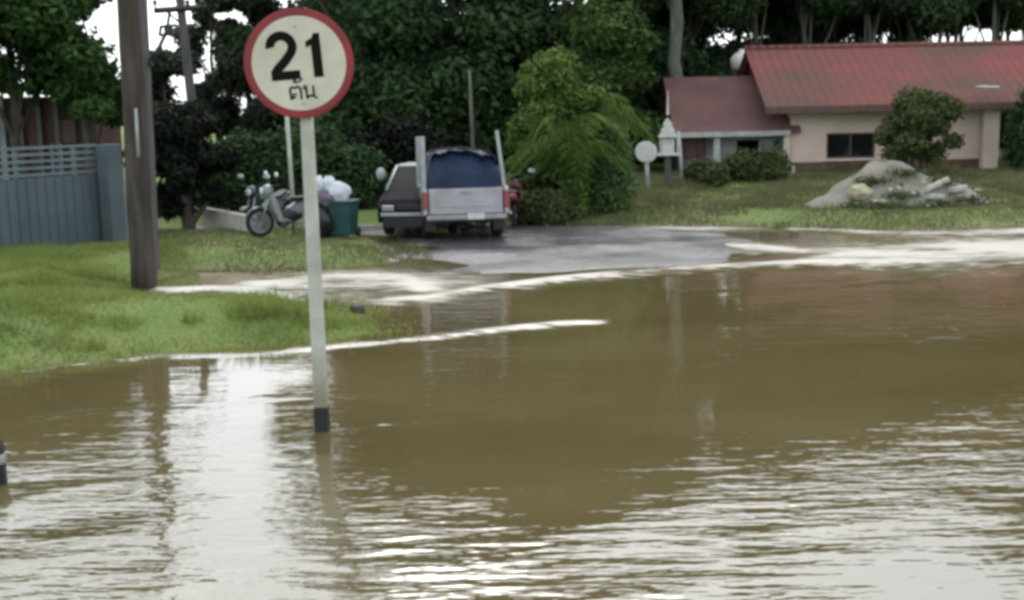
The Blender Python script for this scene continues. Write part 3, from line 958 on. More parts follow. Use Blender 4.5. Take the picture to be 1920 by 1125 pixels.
bush('dark_hedge', 'dark shaded hedge right behind the dark car with the pale window frame', 720, 30, (1.6, 0.6, 0.9), LM['shadow'], 12000, 0.09, 110,
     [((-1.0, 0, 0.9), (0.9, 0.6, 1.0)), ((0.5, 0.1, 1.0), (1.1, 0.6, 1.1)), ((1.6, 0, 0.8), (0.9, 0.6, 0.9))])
# the dense belt behind the pickups
dA = make_tree('dense_tree', 'tall dense dark tree in the belt behind the parked pickup', 'tree', 16.0, 3.6, 4, 0.3, LM['dense'], M['bark'], 42000, 0.15, 111, 30, 0.04, crown_shape='col')
dB = make_tree('dense_tree', 'tall dense dark tree in the belt behind the parked pickup', 'tree', 15.0, 3.9, 4, 0.3, LM['dense'], M['bark'], 42000, 0.155, 112, 30, 0.04, crown_shape='dome')
dC = make_tree('dense_tree', 'tall dense dark tree in the belt behind the parked pickup', 'tree', 16.5, 3.4, 4, 0.3, LM['dense'], M['bark'], 42000, 0.15, 113, 30, 0.05, crown_shape='cone')
belt = [(dA, 690, 42, 0.3, 1.0), (dB, 850, 43, 1.3, 1.0), (dC, 1010, 44, 2.2, 1.05), (dA, 1150, 45, 3.9, 0.95), (dB, 765, 50, 5.0, 1.05), (dC, 672, 56, 0.9, 0.8),
        (dA, 925, 52, 4.4, 1.05), (dB, 1085, 52, 2.7, 1.05), (dC, 1230, 53, 3.3, 0.95), (dA, 1300, 47, 5.7, 0.8), (dB, 1385, 55, 0.2, 0.85), (dC, 1480, 50, 1.0, 0.72), (dA, 1560, 60, 2.2, 0.78), (dB, 1665, 62, 4.0, 0.75)]
used = set()
for p, u, D, rz, s in belt:
    c = p if p.name not in used else copy_tree(p)
    used.add(p.name)
    c['group'] = 'tall trees of the dark belt behind the pickup and house'
    place(c, u, D, rz, s)
for c in [o for o in COL.objects if o.type == 'EMPTY' and o.name.startswith('dense_tree')]:
    c['label'] = 'tall dense dark tree in the belt behind the pickup and red-roofed house'
# plantation trunks over the roof
rA = make_tree('plantation_tree', 'slim plantation tree with bare trunk seen above the red roof', 'tree', 14.6, 2.5, 5, 0.15, LM['dense'], M['bark_pale'], 26000, 0.16, 121, 30, 0.41)
rB = make_tree('plantation_tree', 'slim plantation tree with bare trunk seen above the red roof', 'tree', 15.2, 2.4, 5, 0.14, LM['dense'], M['bark_pale'], 26000, 0.16, 122, 30, 0.42)
used = set()
k = 0
for row, D in enumerate((47, 53, 59, 66)):
    for i in range(7):
        u = 1430 + i * 105 + row * 37 + rnd.uniform(-22, 22)
        p = rA if (i + row) % 2 else rB
        c = p if p.name not in used else copy_tree(p)
        used.add(p.name)
        c['group'] = 'slim plantation trees above the red roof'
        place(c, u, D, rnd.uniform(0, 6.2), rnd.uniform(0.9, 1.12))
# undergrowth between the trunks
ub = make_tree('undergrowth_bush', 'dark undergrowth bush among the trees behind the red-roofed house', 'bush', 3.2, 2.6, 0.4, 0.1, LM['dense'], M['bark'], 9000, 0.16, 131, 14, 0.1, group='dark undergrowth bushes behind the house')
for i, (u, D) in enumerate(((1300, 49), (1420, 50), (1540, 51), (1660, 52), (1780, 52), (1900, 52), (2020, 52))):
    c = ub if i == 0 else copy_tree(ub)
    place(c, u, D, i * 1.1, 1.0, 1.3 if i < 4 else 1.12)
# mossy trunk left of the red roof
t = make_tree('mossy_tree', 'tall straight moss-green trunk rising left of the red roof', 'tree', 11, 1.7, 5, 0.36, LM['dense'], M['bark_pale'], 8000, 0.16, 141, 12, 0.62)
place(t, 1268, 41)
# bright bushes by the pickup
t = make_tree('green_tree', 'bright green bushy tree right of the silver pickup', 'tree', 3.5, 1.15, 0.8, 0.12, LM['bright'], M['bark'], 24000, 0.08, 151, 34, 0.14)
place(t, 1045, 27.0)
t = make_tree('green_tree', 'larger mid-green tree behind the rounded hedge bush', 'tree', 5.6, 1.9, 0.8, 0.16, LM['mid'], M['bark'], 26000, 0.12, 152, 34, 0.12)
place(t, 1140, 39.5)
bush('rounded_bush', 'dome-topped clipped green bush left of the round white disc', 1138, 26.6, (0.62, 0.6, 1.0), LM['hedge'], 11000, 0.05, 161,
     [((0, 0, 1.25), (0.56, 0.55, 0.78)), ((0.02, 0, 0.6), (0.6, 0.55, 0.7)), ((-0.1, 0.05, 0.9), (0.55, 0.5, 0.8))])
def palm(name, label, u, D, h, nf, seed, m):
    rg = random.Random(seed)
    x = atd(u, 300, D).x; z = gz(x, D)
    root = thing(name, label, 'palm', (x, D, z))
    mb = MB()
    for k in range(4):
        a = k * 1.7
        mb.tube([(0.06 * math.cos(a), 0.06 * math.sin(a), -0.1), (0.1 * math.cos(a), 0.1 * math.sin(a), h * 0.35)], [0.04, 0.03], n=6)
    mb.build('stem', M['bark_pale'], root, smooth=True)
    for k in range(nf):
        a = k * 2.4 + rg.uniform(-.3, .3); reach = h * rg.uniform(0.3, 0.6); top = h * rg.uniform(0.6, 1.05)
        d = Vector((math.cos(a), math.sin(a), 0)); sd = Vector((-d.y, d.x, 0))
        f = MB(); P = []
        for i in range(13):
            t = i / 12
            P.append(d * reach * t ** 1.3 + Vector((0, 0, h * 0.3 + (top - h * 0.3) * math.sin(min(1, t * 1.25) * math.pi / 2) - top * 0.42 * max(0, t - 0.55) ** 1.4 * 2.4)))
        f.tube(P, [0.014 * (1 - 0.8 * i / 12) for i in range(13)], n=4)
        for i in range(3, 13):
            for sg in (-1, 1):
                for jj in (0, 0.5):
                    p = P[i].lerp(P[min(12, i + 1)], jj)
                    L = h * 0.17 * (1.15 - abs(i / 12 - 0.55)) * rg.uniform(0.8, 1.2)
                    tip = p + sd * sg * L * 0.8 + d * L * 0.45 - Vector((0, 0, L * rg.uniform(0.25, 0.6)))
                    w_ = Vector((0, 0, 0.016)) + d * 0.02
                    mid = p.lerp(tip, 0.45) + Vector((0, 0, L * 0.12))
                    f.add([p, mid + w_, tip, mid - w_], [(0, 1, 2, 3)])
        f.build('frond', m, root)
    return root
palm('areca_palm', 'feathery bright green clump of palm fronds right of the silver pickup', 1062, 26.0, 2.5, 26, 5, LM['bright'])
palm('areca_palm', 'smaller feathery palm clump squeezed between the green tree and the rounded bush', 1095, 27.6, 2.9, 22, 6, LM['bright'])
bush('low_bush', 'low brownish shrub close to the right side of the silver pickup', 1020, 25.6, (0.55, 0.4, 0.4), LM['garden'], 4500, 0.055, 162)
bush('arching_bush', 'yellow-green arching bush in front of the green trees', 1075, 26.0, (0.3, 0.3, 0.6), LM['bright'], 3500, 0.06, 163, [((0, 0, 0.55), (0.3, 0.3, 0.6)), ((0.1, 0, 1.0), (0.22, 0.22, 0.35))])
for i, (u, s) in enumerate(((1215, 0.5), (1300, 0.45), (1340, 0.4))):
    pass

# ------------------------------------------------------------------ house
DH = 38.0
hx0 = atd(1482, 300, DH).x
gzh = gz(hx0, DH)
hroot = thing('house', 'single-storey pinkish house with a long red roof beside the flooded road', 'house', (hx0, DH, gzh))
HX = lambda u, D=DH: atd(u, 300, D).x - hx0
HZ = lambda u, v, D=DH: atd(u, v, D).z - gzh
zb, ze = HZ(1500, 352), HZ(1500, 200)
ze = 2.75 - gzh + 0.0
W = HX(1872)
wa, wb = HX(1549), HX(1640)
wz0, wz1 = HZ(1590, 297), HZ(1590, 249)
# front wall around the window opening
mb = MB()
dep = 0.16
def wall_piece(mb, x0, x1, z0, z1, y=0.0, d=dep):
    mb.box(((x0 + x1) / 2, y + d / 2, (z0 + z1) / 2), (x1 - x0, d, z1 - z0))
wall_piece(mb, 0, wa, 0.1, ze); wall_piece(mb, wb, W, 0.1, ze)
wall_piece(mb, wa, wb, 0.1, wz0); wall_piece(mb, wa, wb, wz1, ze)
mb.box((0.08, 2.6, (ze + .1) / 2), (0.16, 5.0 - .02, ze - .1)); mb.box((W - 0.08, 2.6, (ze + .1) / 2), (0.16, 5.0 - .02, ze - .1)); mb.box((W / 2, 5.2, ze / 2), (W, 0.16, ze))
mb.build('wall', M['wall_pink'], hroot)
mb = MB(); mb.box((W / 2, -0.03, 0.16), (W + 0.06, 0.06, 0.32)); mb.build('plinth', M['plinth'], hroot)
fr = MB()
for x in (wa + 0.03, (wa + wb) / 2, wb - 0.03): fr.box((x, 0.06, (wz0 + wz1) / 2), (0.055, 0.07, wz1 - wz0))
for z in (wz0 + 0.03, wz1 - 0.03): fr.box(((wa + wb) / 2, 0.062, z), (wb - wa - 0.002, 0.06, 0.055))
win = fr.build('window', M['frame_wood'], hroot)
MB().box(((wa + wb) / 2, 0.1, (wz0 + wz1) / 2), (wb - wa, 0.02, wz1 - wz0)).build('pane', M['glass_dark'], win)
MB().box(((wa + wb) / 2, -0.04, wz0 - 0.04), (wb - wa + 0.16, 0.14, 0.06)).build('sill', M['wall_pink'], win)
# main roof: a gable with its ridge along x
xl, xr = HX(1425), HX(2120)
yr = 2.6
zr = HZ(1700, 86, DH + yr)
def roof_slab(x0, x1, yf, zf, yb, zb_, th=0.1):
    return MB().add([(x0, yf, zf), (x1, yf, zf), (x1, yb, zb_), (x0, yb, zb_), (x0, yf, zf - th), (x1, yf, zf - th), (x1, yb, zb_ - th), (x0, yb, zb_ - th)],
                    [(0, 1, 2, 3), (7, 6, 5, 4), (0, 4, 5, 1), (1, 5, 6, 2), (2, 6, 7, 3), (3, 7, 4, 0)])
zf = HZ(1640, 196, DH - 0.75)
rf = roof_slab(xl, xr, -0.75, zf, yr, zr)
rf.v and rf.add([(xl, yr + .002, zr), (xr, yr + .002, zr), (xr, 6.1, zf), (xl, 6.1, zf), (xl, yr + .002, zr - .1), (xr, yr + .002, zr - .1), (xr, 6.1, zf - .1), (xl, 6.1, zf - .1)], [(0, 1, 2, 3), (7, 6, 5, 4), (0, 4, 5, 1), (1, 5, 6, 2), (2, 6, 7, 3), (3, 7, 4, 0)])
roof = rf.build('roof', M['roof'], hroot)
MB().tube([(xl - .02, yr, zr + .03), (xr + .02, yr, zr + .03)], 0.09, n=8).build('ridge_cap', M['roof'], roof, smooth=True)
MB().box(((xl + xr) / 2, -0.775, zf - 0.12), (xr - xl, 0.04, 0.2)).build('fascia', M['frame_wood'], roof)
MB().prism([(-0.6, zf - 0.1), (yr, zr - 0.12), (5.9, zf - 0.1)], lambda y, z: (xl + 0.45, y, z), lambda y, z: (xl + 0.5, y, z)).build('gable', M['frame_wood'], roof)
fx = HX(1826)
MB().box((fx, -0.85, HZ(1826, 163, DH - 0.5)), (0.62, 0.3, 0.05), rot=(0, R(3), 0)).build('eave_glint', M['tank_white'], roof)  # pale panel stands in for a light reflection on the roof edge
# left wing with the porch
wl0, wl1 = HX(1262), HX(1478)
zwf, zwb = HZ(1370, 246, DH - 0.2), HZ(1370, 143, DH + 2.4)
wr = roof_slab(wl0, wl1 + 0.35, -0.2, zwf, 2.4, zwb)
wr.add([(wl0, 2.402, zwb), (wl1 + .35, 2.402, zwb), (wl1 + .35, 5, zwf), (wl0, 5, zwf), (wl0, 2.402, zwb - .1), (wl1 + .35, 2.402, zwb - .1), (wl1 + .35, 5, zwf - .1), (wl0, 5, zwf - .1)], [(0, 1, 2, 3), (7, 6, 5, 4), (0, 4, 5, 1), (1, 5, 6, 2), (2, 6, 7, 3), (3, 7, 4, 0)])
M['roof_old'] = mat('roof_faded', (0.15, 0.078, 0.073), 0.85, spec=0.15, var=0.3, scale=0.7, col2=(0.11, 0.065, 0.06))
wing = wr.build('roof', M['roof_old'], hroot)
wing['label'] = 'lower faded red roof over the porch'
MB().box(((wl0 + wl1) / 2, -0.225, zwf - 0.09), (wl1 - wl0, 0.04, 0.16)).build('fascia', M['pale_trim'], wing)
px0, px1 = HX(1335), HX(1478)
pz1 = zwf - 0.12
mb = MB()
oa, ob_, oc = HX(1388), HX(1432), HX(1478)
pw0, pw1 = HZ(1400, 302, DH + 1), HZ(1400, 262, DH + 1)
yb_ = 0.6
wall_piece(mb, px0 - 0.75, oa, 0.05, pz1, yb_); wall_piece(mb, oa, oc - .05, 0.05, pw0, yb_); wall_piece(mb, oa, oc - .05, pw1, pz1, yb_)
mb.box((px0 - 0.7, 2.6, pz1 / 2), (0.14, 3.9, pz1))
mb.build('wall', M['porch_wall'], hroot)['label'] = 'grey recessed porch wall'
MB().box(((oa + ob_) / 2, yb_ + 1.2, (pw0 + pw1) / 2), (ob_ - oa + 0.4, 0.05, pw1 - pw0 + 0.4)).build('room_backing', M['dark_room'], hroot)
fr = MB()
for x in (ob_, oc - 0.1): fr.box((x, yb_ + 0.03, (pw0 + pw1) / 2), (0.07, 0.08, pw1 - pw0))
for z in (pw0, pw1): fr.box(((ob_ + oc) / 2, yb_ - 0.01, z), (oc - ob_, 0.06, 0.06))
w2 = fr.build('window', M['pale_trim'], hroot)
MB().box(((ob_ + oc) / 2, yb_ + 0.08, (pw0 + pw1) / 2), (oc - ob_ - .1, 0.02, pw1 - pw0)).build('pane', M['glass_green'], w2)
for u in (1343, 1474):
    MB().box((HX(u), -0.02, pz1 / 2), (0.2, 0.2, pz1)).build('porch_column', M['pale_trim'] if u == 1343 else M['wall_pink'], hroot, bevel=0.01)
MB().box(((px0 + px1) / 2, 0.25, 0.1), (px1 - px0 + 0.3, 1.1, 0.26)).build('porch_floor', M['conc'], hroot)
# dark red side panel at the wing's left end
MB().box((HX(1300), 0.3, pz1 - 0.35), (0.9, 0.08, 0.75)).build('side_panel', M['shed_red'], hroot)
MB().box((HX(1848), -0.22, (ze - 0.1) / 2), (0.5, 0.3, ze - 0.1)).build('front_pillar', M['wall_pink'], hroot, bevel=0.02)
# shrub added in place of the carport shade on the right
o = bush('shade_shrub', 'tall dark green shrub standing in for carport shade at the right edge beside the house pillar', 1935, 36.0, (0.8, 0.6, 1.1), LM['dense'], 8000, 0.08, 171,
         [((0, 0, 1.2), (0.75, 0.6, 1.1)), ((0.2, 0, 1.9), (0.7, 0.6, 0.75)), ((-0.1, 0, 0.6), (0.7, 0.5, 0.6))])

# water tank behind the roofs
tx = atd(1392, 110, DH + 4.2)
o = thing('water_tank', 'white water tank on a stand between the two red roofs', 'water tank', (tx.x, tx.y, gz(tx.x, tx.y)))
tz = tx.z - o.location.z
MB().lathe([(0.0, tz - 0.36), (0.4, tz - 0.34), (0.42, tz + 0.02), (0.3, tz + 0.16), (0.14, tz + 0.24), (0.14, tz + 0.32), (0, tz + 0.33)], n=20).build('tank_body', M['tank_white'], o, smooth=True)
mb = MB()
for x, y in ((-.35, -.35), (.35, -.35), (.35, .35), (-.35, .35)): mb.box((x, y, (tz - .4) / 2 - .05), (0.09, 0.09, tz - 0.42))
mb.box((0, 0, tz - 0.4), (0.9, 0.9, 0.08))
mb.build('tank_stand', M['frame_wood'], o)

# ------------------------------------------------------------------ garden in front of the house
b0 = on_ground(1216, 356)
o = thing('round_sign', 'pale round disc on a thin post seen at an angle near the rounded bush', 'road sign', b0)
tp = atd(1211, 285, b0.y) - b0
mb = MB().tube([Vector((0, 0, -0.15)), tp + Vector((0, 0, 0.1))], 0.055, n=10); mb.build('post', M['pale_trim'], o, smooth=True)
mb = MB().lathe([(0, 0.02), (0.3, 0.02), (0.34, 0.0), (0.3, -0.02), (0, -0.03)], n=32, axis='Y')
pl = mb.build('disc', M['disc_back'], o, smooth=False)
pl.location = tp + Vector((0, -0.06, 0.0)); pl.rotation_euler = (0, R(8), R(-22))
pl.scale = (0.92, 1, 0.86)

b0 = on_ground(1252, 352)
o = thing('spirit_house', 'pale tiered garden shrine on a platform between the round disc and the house', 'shrine', b0)
SZ = lambda v: atd(1252, v, b0.y).z - b0.z
zpl = SZ(291)
MB().box((0, 0, zpl / 2 - 0.1), (0.16, 0.16, zpl + 0.15)).build('pedestal', M['greyroof'], o, bevel=0.01)
MB().box((0, 0, zpl + 0.02), (0.62, 0.5, 0.06)).build('platform', M['shrine'], o, bevel=0.01)
mb = MB()
mb.box((0, 0, zpl + 0.27), (0.34, 0.3, 0.44))
sh = mb.build('shrine_body', M['shrine'], o, bevel=0.01)
z = zpl + 0.5
rr = MB()
for k, s in enumerate((0.5, 0.36, 0.25)):
    rr.prism([(-s / 2, 0), (0, s * 0.75), (s / 2, 0)], lambda x, q, z=z, s=s: (x, -0.28 + 0.05 * k, z + q), lambda x, q, z=z, s=s: (x, 0.28 - 0.05 * k, z + q))
    z += 0.17
rr.build('tiered_roof', M['shrine'], o)
MB().tube([(0, 0, z + 0.1), (0, 0, SZ(170))], [0.04, 0.008], n=6).build('spire', M['shrine'], o)
for sx in (-0.24, 0.24):
    MB().tube([(sx, -0.2, zpl + .04), (sx, -0.2, zpl + 0.5)], 0.015, n=6).build('platform_post', M['shrine'], o)
b0 = on_ground(1281, 345)
o = MB().tube([Vector((0, 0, -0.2)), atd(1272, 246, b0.y) - b0], [0.055, 0.045], n=8).build('garden_post', M['pale_trim'], None, smooth=True)
o.location = b0
tag(o, 'thin pale upright post just left of the porch roof', 'post')

bush('porch_hedge', 'clipped olive-green hedge in front of the porch window', 1418, 34.5, (0.95, 0.5, 0.5), LM['garden'], 7000, 0.06, 181,
     [((-0.35, 0, 0.42), (0.6, 0.45, 0.5)), ((0.4, 0, 0.42), (0.6, 0.45, 0.52)), ((0, 0, 0.38), (0.9, 0.5, 0.44))])
bush('small_shrub', 'small dark shrub beside the pale upright post', 1318, 34.0, (0.5, 0.4, 0.35), LM['garden'], 2600, 0.06, 182)
bush('spiky_plant', 'small dry plant on the verge left of the porch hedge', 1345, 32.5, (0.3, 0.3, 0.35), LM['garden'], 900, 0.08, 183)
# sand heap
s0 = at(1715, 398, 0.15)
o = MB()
nu, nv = 60, 30
vs = []; fs = []
for j in range(nv + 1):
    for i in range(nu + 1):
        x = (i / nu - 0.5) * 5.2; y = (j / nv - 0.5) * 3.0
        z = 0
        for bx, by, bw, bh in ((-0.75, 0.1, 1.0, 0.85), (0.05, 0.25, 1.05, 0.95), (0.9, 0.0, 1.1, 0.7), (-0.3, -0.45, 1.0, 0.6), (1.6, 0.1, 0.9, 0.42), (-1.5, -0.1, 0.8, 0.4)):
            z += bh * math.exp(-1.9 * (((x - bx) / bw) ** 2 + ((y - by) / 0.85) ** 2)) * 0.66
        z -= 0.06
        z += 0.2 * mnoise.noise(Vector((x * 1.6, y * 1.6, 3))) * min(1, z * 3) + 0.1 * mnoise.noise(Vector((x * 5, y * 5, 1))) * min(1, z * 3)
        vs.append((x, y, z - 0.05))
for j in range(nv):
    for i in range(nu):
        a = j * (nu + 1) + i
        fs.append((a, a + 1, a + nu + 2, a + nu + 1))
o.add(vs, fs)
ob = o.build('sand_heap', M['sand'], None, smooth=True)
sy = s0.y + 1.4
ob.location = (s0.x, sy, gz(s0.x, sy) - 0.02)
tag(ob, 'grey heap of sand on the verge in front of the pink house', 'sand heap')
from mathutils.bvhtree import BVHTree
heap_bvh = BVHTree.FromPolygons([Vector(v) + ob.location for v in o.v], o.f)
def on_heap(u, v):
    hit = heap_bvh.ray_cast(CAM, ray(u, v).normalized())
    return hit[0] if hit[0] is not None else on_ground(u, v)
heap = ob
for k in range(26):
    u, v = rnd.uniform(1600, 1845), rnd.uniform(335, 392)
    q = on_heap(u, v)
    st = MB().blob((0, 0, 0.02), (rnd.uniform(.04, .1), rnd.uniform(.04, .09), rnd.uniform(.03, .07)), k, 0.5, 2.0, nu=10, nv=6).build('rubble_stone', M['conc'] if k % 3 else M['plinth'], None, smooth=True)
    st.location = q
    tag(st, 'small lump of rubble lying on the grey sand heap', 'stone', 'rubble on the sand heap')
def slab(name, label, cat, u, v, dims, rot, m):
    p = on_heap(u, v)
    o = MB().box((0, 0, 0), dims).build(name, m, None, bevel=0.01)
    o.location = p + Vector((0, -0.03, dims[2] / 2)); o.rotation_euler = rot
    return tag(o, label, cat)
slab('pale_plank', 'pale plank tilted up over other planks beside the sand heap', 'plank', 1742, 356, (0.95, 0.12, 0.1), (0, R(-22), R(8)), M['debris_pale'])
slab('pale_plank', 'short pale plank lying flat below the tilted plank', 'plank', 1742, 372, (0.6, 0.16, 0.1), (0, R(4), R(-6)), M['debris_pale'])
slab('pale_plank', 'pale plank lying apart to the right of the tilted plank', 'plank', 1795, 358, (0.42, 0.14, 0.1), (0, R(-8), R(18)), M['debris_pale'])
p = on_heap(1612, 372)
o = MB().blob((0, 0, 0.12), (0.26, 0.2, 0.17), 3, 0.5, 2.5).build('crumpled_sack', M['debris_yel'], None, smooth=True); o.location = p
tag(o, 'pale yellowish crumpled sack lying left of the sand heap', 'sack')
p = on_ground(1587, 366)
o = MB().box((0, 0, 0.18), (0.75, 0.08, 0.16), rot=(0, R(-38), 0)).build('timber_offcut', M['plinth'], None, bevel=0.01); o.location = p + Vector((0, 0, 0.12))
tag(o, 'brown timber propped up at the left foot of the sand heap', 'timber')

t = make_tree('garden_tree', 'small round-crowned garden tree behind the grey sand heap', 'tree', 2.35, 1.2, 0.6, 0.08, LM['garden'], M['bark'], 13000, 0.07, 191, 20, 0.3)
place(t, 1730, 34.6)
wl2 = leaves_mesh('weeds', [(q.x, q.y, q.z + 0.08) for q in [on_heap(u_, v_) for u_, v_ in ((1640, 345), (1700, 330), (1690, 372), (1660, 392), (1770, 345), (1760, 388), (1820, 380), (1800, 395), (1720, 395), (1610, 392))]],
    [(0.5, 0.3, 0.1)] * 10, 2600, 0.04, LM['garden'], 195, 0.6)
wo = bpy.data.objects.new('weeds', wl2); COL.objects.link(wo)
tag(wo, 'sparse green weeds growing over the grey sand heap', 'weeds', kind='stuff')
bush('leaning_shrub', 'grey-green spreading shrub below the pink house window', 1668, 34.8, (0.5, 0.4, 0.5), LM['garden'], 2500, 0.07, 192, [((0, 0, 1.35), (0.4, 0.3, 0.22)), ((-0.15, 0, 1.15), (0.35, 0.3, 0.2)), ((0.2, 0, 1.6), (0.4, 0.3, 0.25))])
# ------------------------------------------------------------------ vehicles
def wheel(parent, x, y, r, wd, z=None):
    z = r if z is None else z
    t = MB().lathe([(r * 0.62, -wd / 2), (r * 0.9, -wd / 2), (r, -wd * 0.32), (r, wd * 0.32), (r * 0.9, wd / 2), (r * 0.62, wd / 2), (r * 0.62, -wd / 2)], n=28, axis='X')
    t = t.build('wheel', M['tyre'], parent, smooth=True)
    t.location = (x, y, z)
    rm = MB().lathe([(0, -wd * 0.36), (r * 0.3, -wd * 0.4), (r * 0.62, -wd * 0.3), (r * 0.62, wd * 0.3), (r * 0.3, wd * 0.4), (0, wd * 0.36)], n=20, axis='X')
    rm = rm.build('rim', M['rim'], t, smooth=True)
    return t
def side_panel(x0, x1, prof):
    return MB().prism(prof, lambda y, z: (x0, y, z), lambda y, z: (x1, y, z))
def arch(cy, cz, r, n=10):
    return [(cy + r * math.cos(math.pi * i / n), cz + r * math.sin(math.pi * i / n)) for i in range(n + 1)]

pk = thing('pickup_truck', 'silver pickup truck seen from behind with a blue tarpaulin over its load and tall stakes', 'pickup truck')
for sx in (-1, 1):
    # bed side with wheel arch
    prof = [(-2.45, 0.55)] + [(y, z) for y, z in reversed(arch(-1.3, 0.42, 0.44))] + [(-0.35, 0.5), (-0.35, 1.06), (-2.42, 1.06)]
    side_panel(sx * 0.78, sx * 0.87, prof).build('bed_side', M['silver'], pk, bevel=0.015)
    prof = [(-0.33, 0.5), (1.05, 0.5)] + [(y, z) for y, z in reversed(arch(1.6, 0.42, 0.44))] + [(2.35, 0.55), (2.3, 0.92), (1.2, 1.08), (-0.33, 1.08)]
    side_panel(sx * 0.76, sx * 0.86, prof).build('front_side', M['silver'], pk, bevel=0.015)
    MB().box((sx * 0.82, -2.46, 0.83), (0.11, 0.07, 0.34)).build('tail_light', M['tail_red'], pk, bevel=0.012)
    wheel(pk, sx * 0.74, -1.3, 0.37, 0.24); wheel(pk, sx * 0.74, 1.6, 0.37, 0.24)
    MB().box((sx * 0.98, 0.72, 1.22), (0.2, 0.09, 0.16)).build('wing_mirror', M['plastic_black'], pk, bevel=0.02)
    MB().box((sx * 0.7, -1.95, 0.36), (0.22, 0.03, 0.34)).build('mud_flap', M['plastic_black'], pk)
mb = MB()
mb.box((0, -2.42, 0.8), (1.5, 0.055, 0.5))
tg = mb.build('tailgate', M['silver'], pk, bevel=0.015)
MB().box((0, -2.455, 0.79), (1.2, 0.02, 0.2)).build('pressed_panel', M['silver'], tg, bevel=0.008)
MB().box((0.0, -2.47, 0.97), (0.22, 0.02, 0.05)).build('tailgate_handle', M['silver_dirty'], tg, bevel=0.006)
MB().box((0, -2.53, 0.50), (1.62, 0.14, 0.09)).build('bumper', M['silver_dirty'], pk, bevel=0.02)
MB().box((0.18, -2.606, 0.52), (0.34, 0.012, 0.12)).build('number_plate', M['plate'], pk)
mb = MB(); mb.box((0, -1.2, 0.58), (1.54, 2.4, 0.08)); mb.box((0, 0.5, 0.45), (0.9, 4.4, 0.16)); mb.tube([(-0.7, -1.3, 0.37), (0.7, -1.3, 0.37)], 0.07); mb.tube([(-0.7, 1.6, 0.37), (0.7, 1.6, 0.37)], 0.06)
mb.box((0, -1.9, 0.44), (1.3, 0.5, 0.14))
mb.build('chassis', M['plastic_black'], pk)
def cab_loft(prof, hw):
    """side profile with a half width at each point, closed on both sides"""
    n = len(prof)
    vs = [(-w_, y, z) for (y, z), w_ in zip(prof, hw)] + [(w_, y, z) for (y, z), w_ in zip(prof, hw)]
    fs = [tuple(range(n)), tuple(range(2 * n - 1, n - 1, -1))]
    for i in range(n):
        j = (i + 1) % n
        fs.append((j, i, n + i, n + j))
    return MB().add(vs, fs)
cab_loft([(-0.34, 0.6), (-0.34, 1.08), (-0.2, 1.62), (0.05, 1.68), (0.75, 1.66), (1.2, 1.1), (2.3, 0.95), (2.42, 0.6)], [0.76, 0.78, 0.64, 0.6, 0.6, 0.74, 0.72, 0.7]).build('cab', M['silver'], pk, bevel=0.04)
MB().add([(-0.6, -0.335, 1.14), (0.6, -0.335, 1.14), (0.52, -0.225, 1.56), (-0.52, -0.225, 1.56)], [(0, 1, 2, 3)]).build('rear_window', M['glass_dark'], pk)
# tarp over the load
vs = []; fs = []
nu, nv = 40, 44
for j in range(nv + 1):
    for i in range(nu + 1):
        s = i / nu * 2 - 1; t_ = j / nv
        y = -2.38 + t_ * 2.0
        a = min(1, (1 - abs(s)) * 5.5); b = min(1, t_ * 5.5, (1 - t_) * 9)
        k = min(a, b) ** 0.5
        z = 1.0 + 0.75 * k * (1 - 0.1 * s * s - 0.1 * max(0, s)) + 0.07 * mnoise.noise(Vector((s * 3.1, y * 2.2, 4))) + 0.028 * mnoise.noise(Vector((s * 7, y * 5, 2)))
        if t_ == 0: z -= 0.06 + 0.05 * mnoise.noise(Vector((s * 5, 0, 7)))
        x = s * (0.82 - 0.04 * k) * (1 - 0.07 * max(0, z - 1.2))
        vs.append((x, y + (0.16 * k if t_ < 0.2 else -0.09) + 0.03 * mnoise.noise(Vector((s * 6, z * 5, 9))), z))
for j in range(nv):
    for i in range(nu):
        a = j * (nu + 1) + i
        fs.append((a, a + 1, a + nu + 2, a + nu + 1))
tp_ = MB().add(vs, fs).build('tarpaulin', M['tarp'], None, smooth=True)
for yy in (-1.5, -0.9):
    pr_ = [(max(-0.83, min(0.83, i / 14 * 2 - 1)) * 0.86, yy, 1.0 + 0.77 * min(1, (1 - abs(i / 14 * 2 - 1)) * 5) ** 0.5 * (1 - 0.1 * (i / 14 * 2 - 1) ** 2 - 0.1 * max(0, i / 14 * 2 - 1)) + 0.03) for i in range(15)]
    MB().tube(pr_, 0.012, n=5).build('rope', M['dark_metal'], tp_)
tag(tp_, 'dark blue tarpaulin bulging over the load in the silver pickup bed', 'tarpaulin')
for (x, y, dx, dy, zt_, r_) in ((-0.84, -2.36, -0.0, 0, 2.06, 0.05), (0.8, -2.36, -0.14, 0, 2.14, 0.036), (-0.84, -0.45, 0.0, 0, 2.02, 0.05)):
    MB().tube([(x, y, 0.98), (x + dx, y + dy, zt_)], r_, n=6).build('stake', M['stake'], pk)
pp = at(868, 446, 0.03)
yawp = R(7)
off = Matrix.Rotation(yawp, 3, 'Z') @ Vector((0, -1.3, 0))
ploc = Vector((pp.x, pp.y, 0)) - off
ploc.z = 0.045
pk.scale = tp_.scale = (0.93, 0.93, 0.97); pk.location = ploc; pk.rotation_euler = (0, 0, yawp)
tp_.location = ploc; tp_.rotation_euler = (0, 0, yawp)

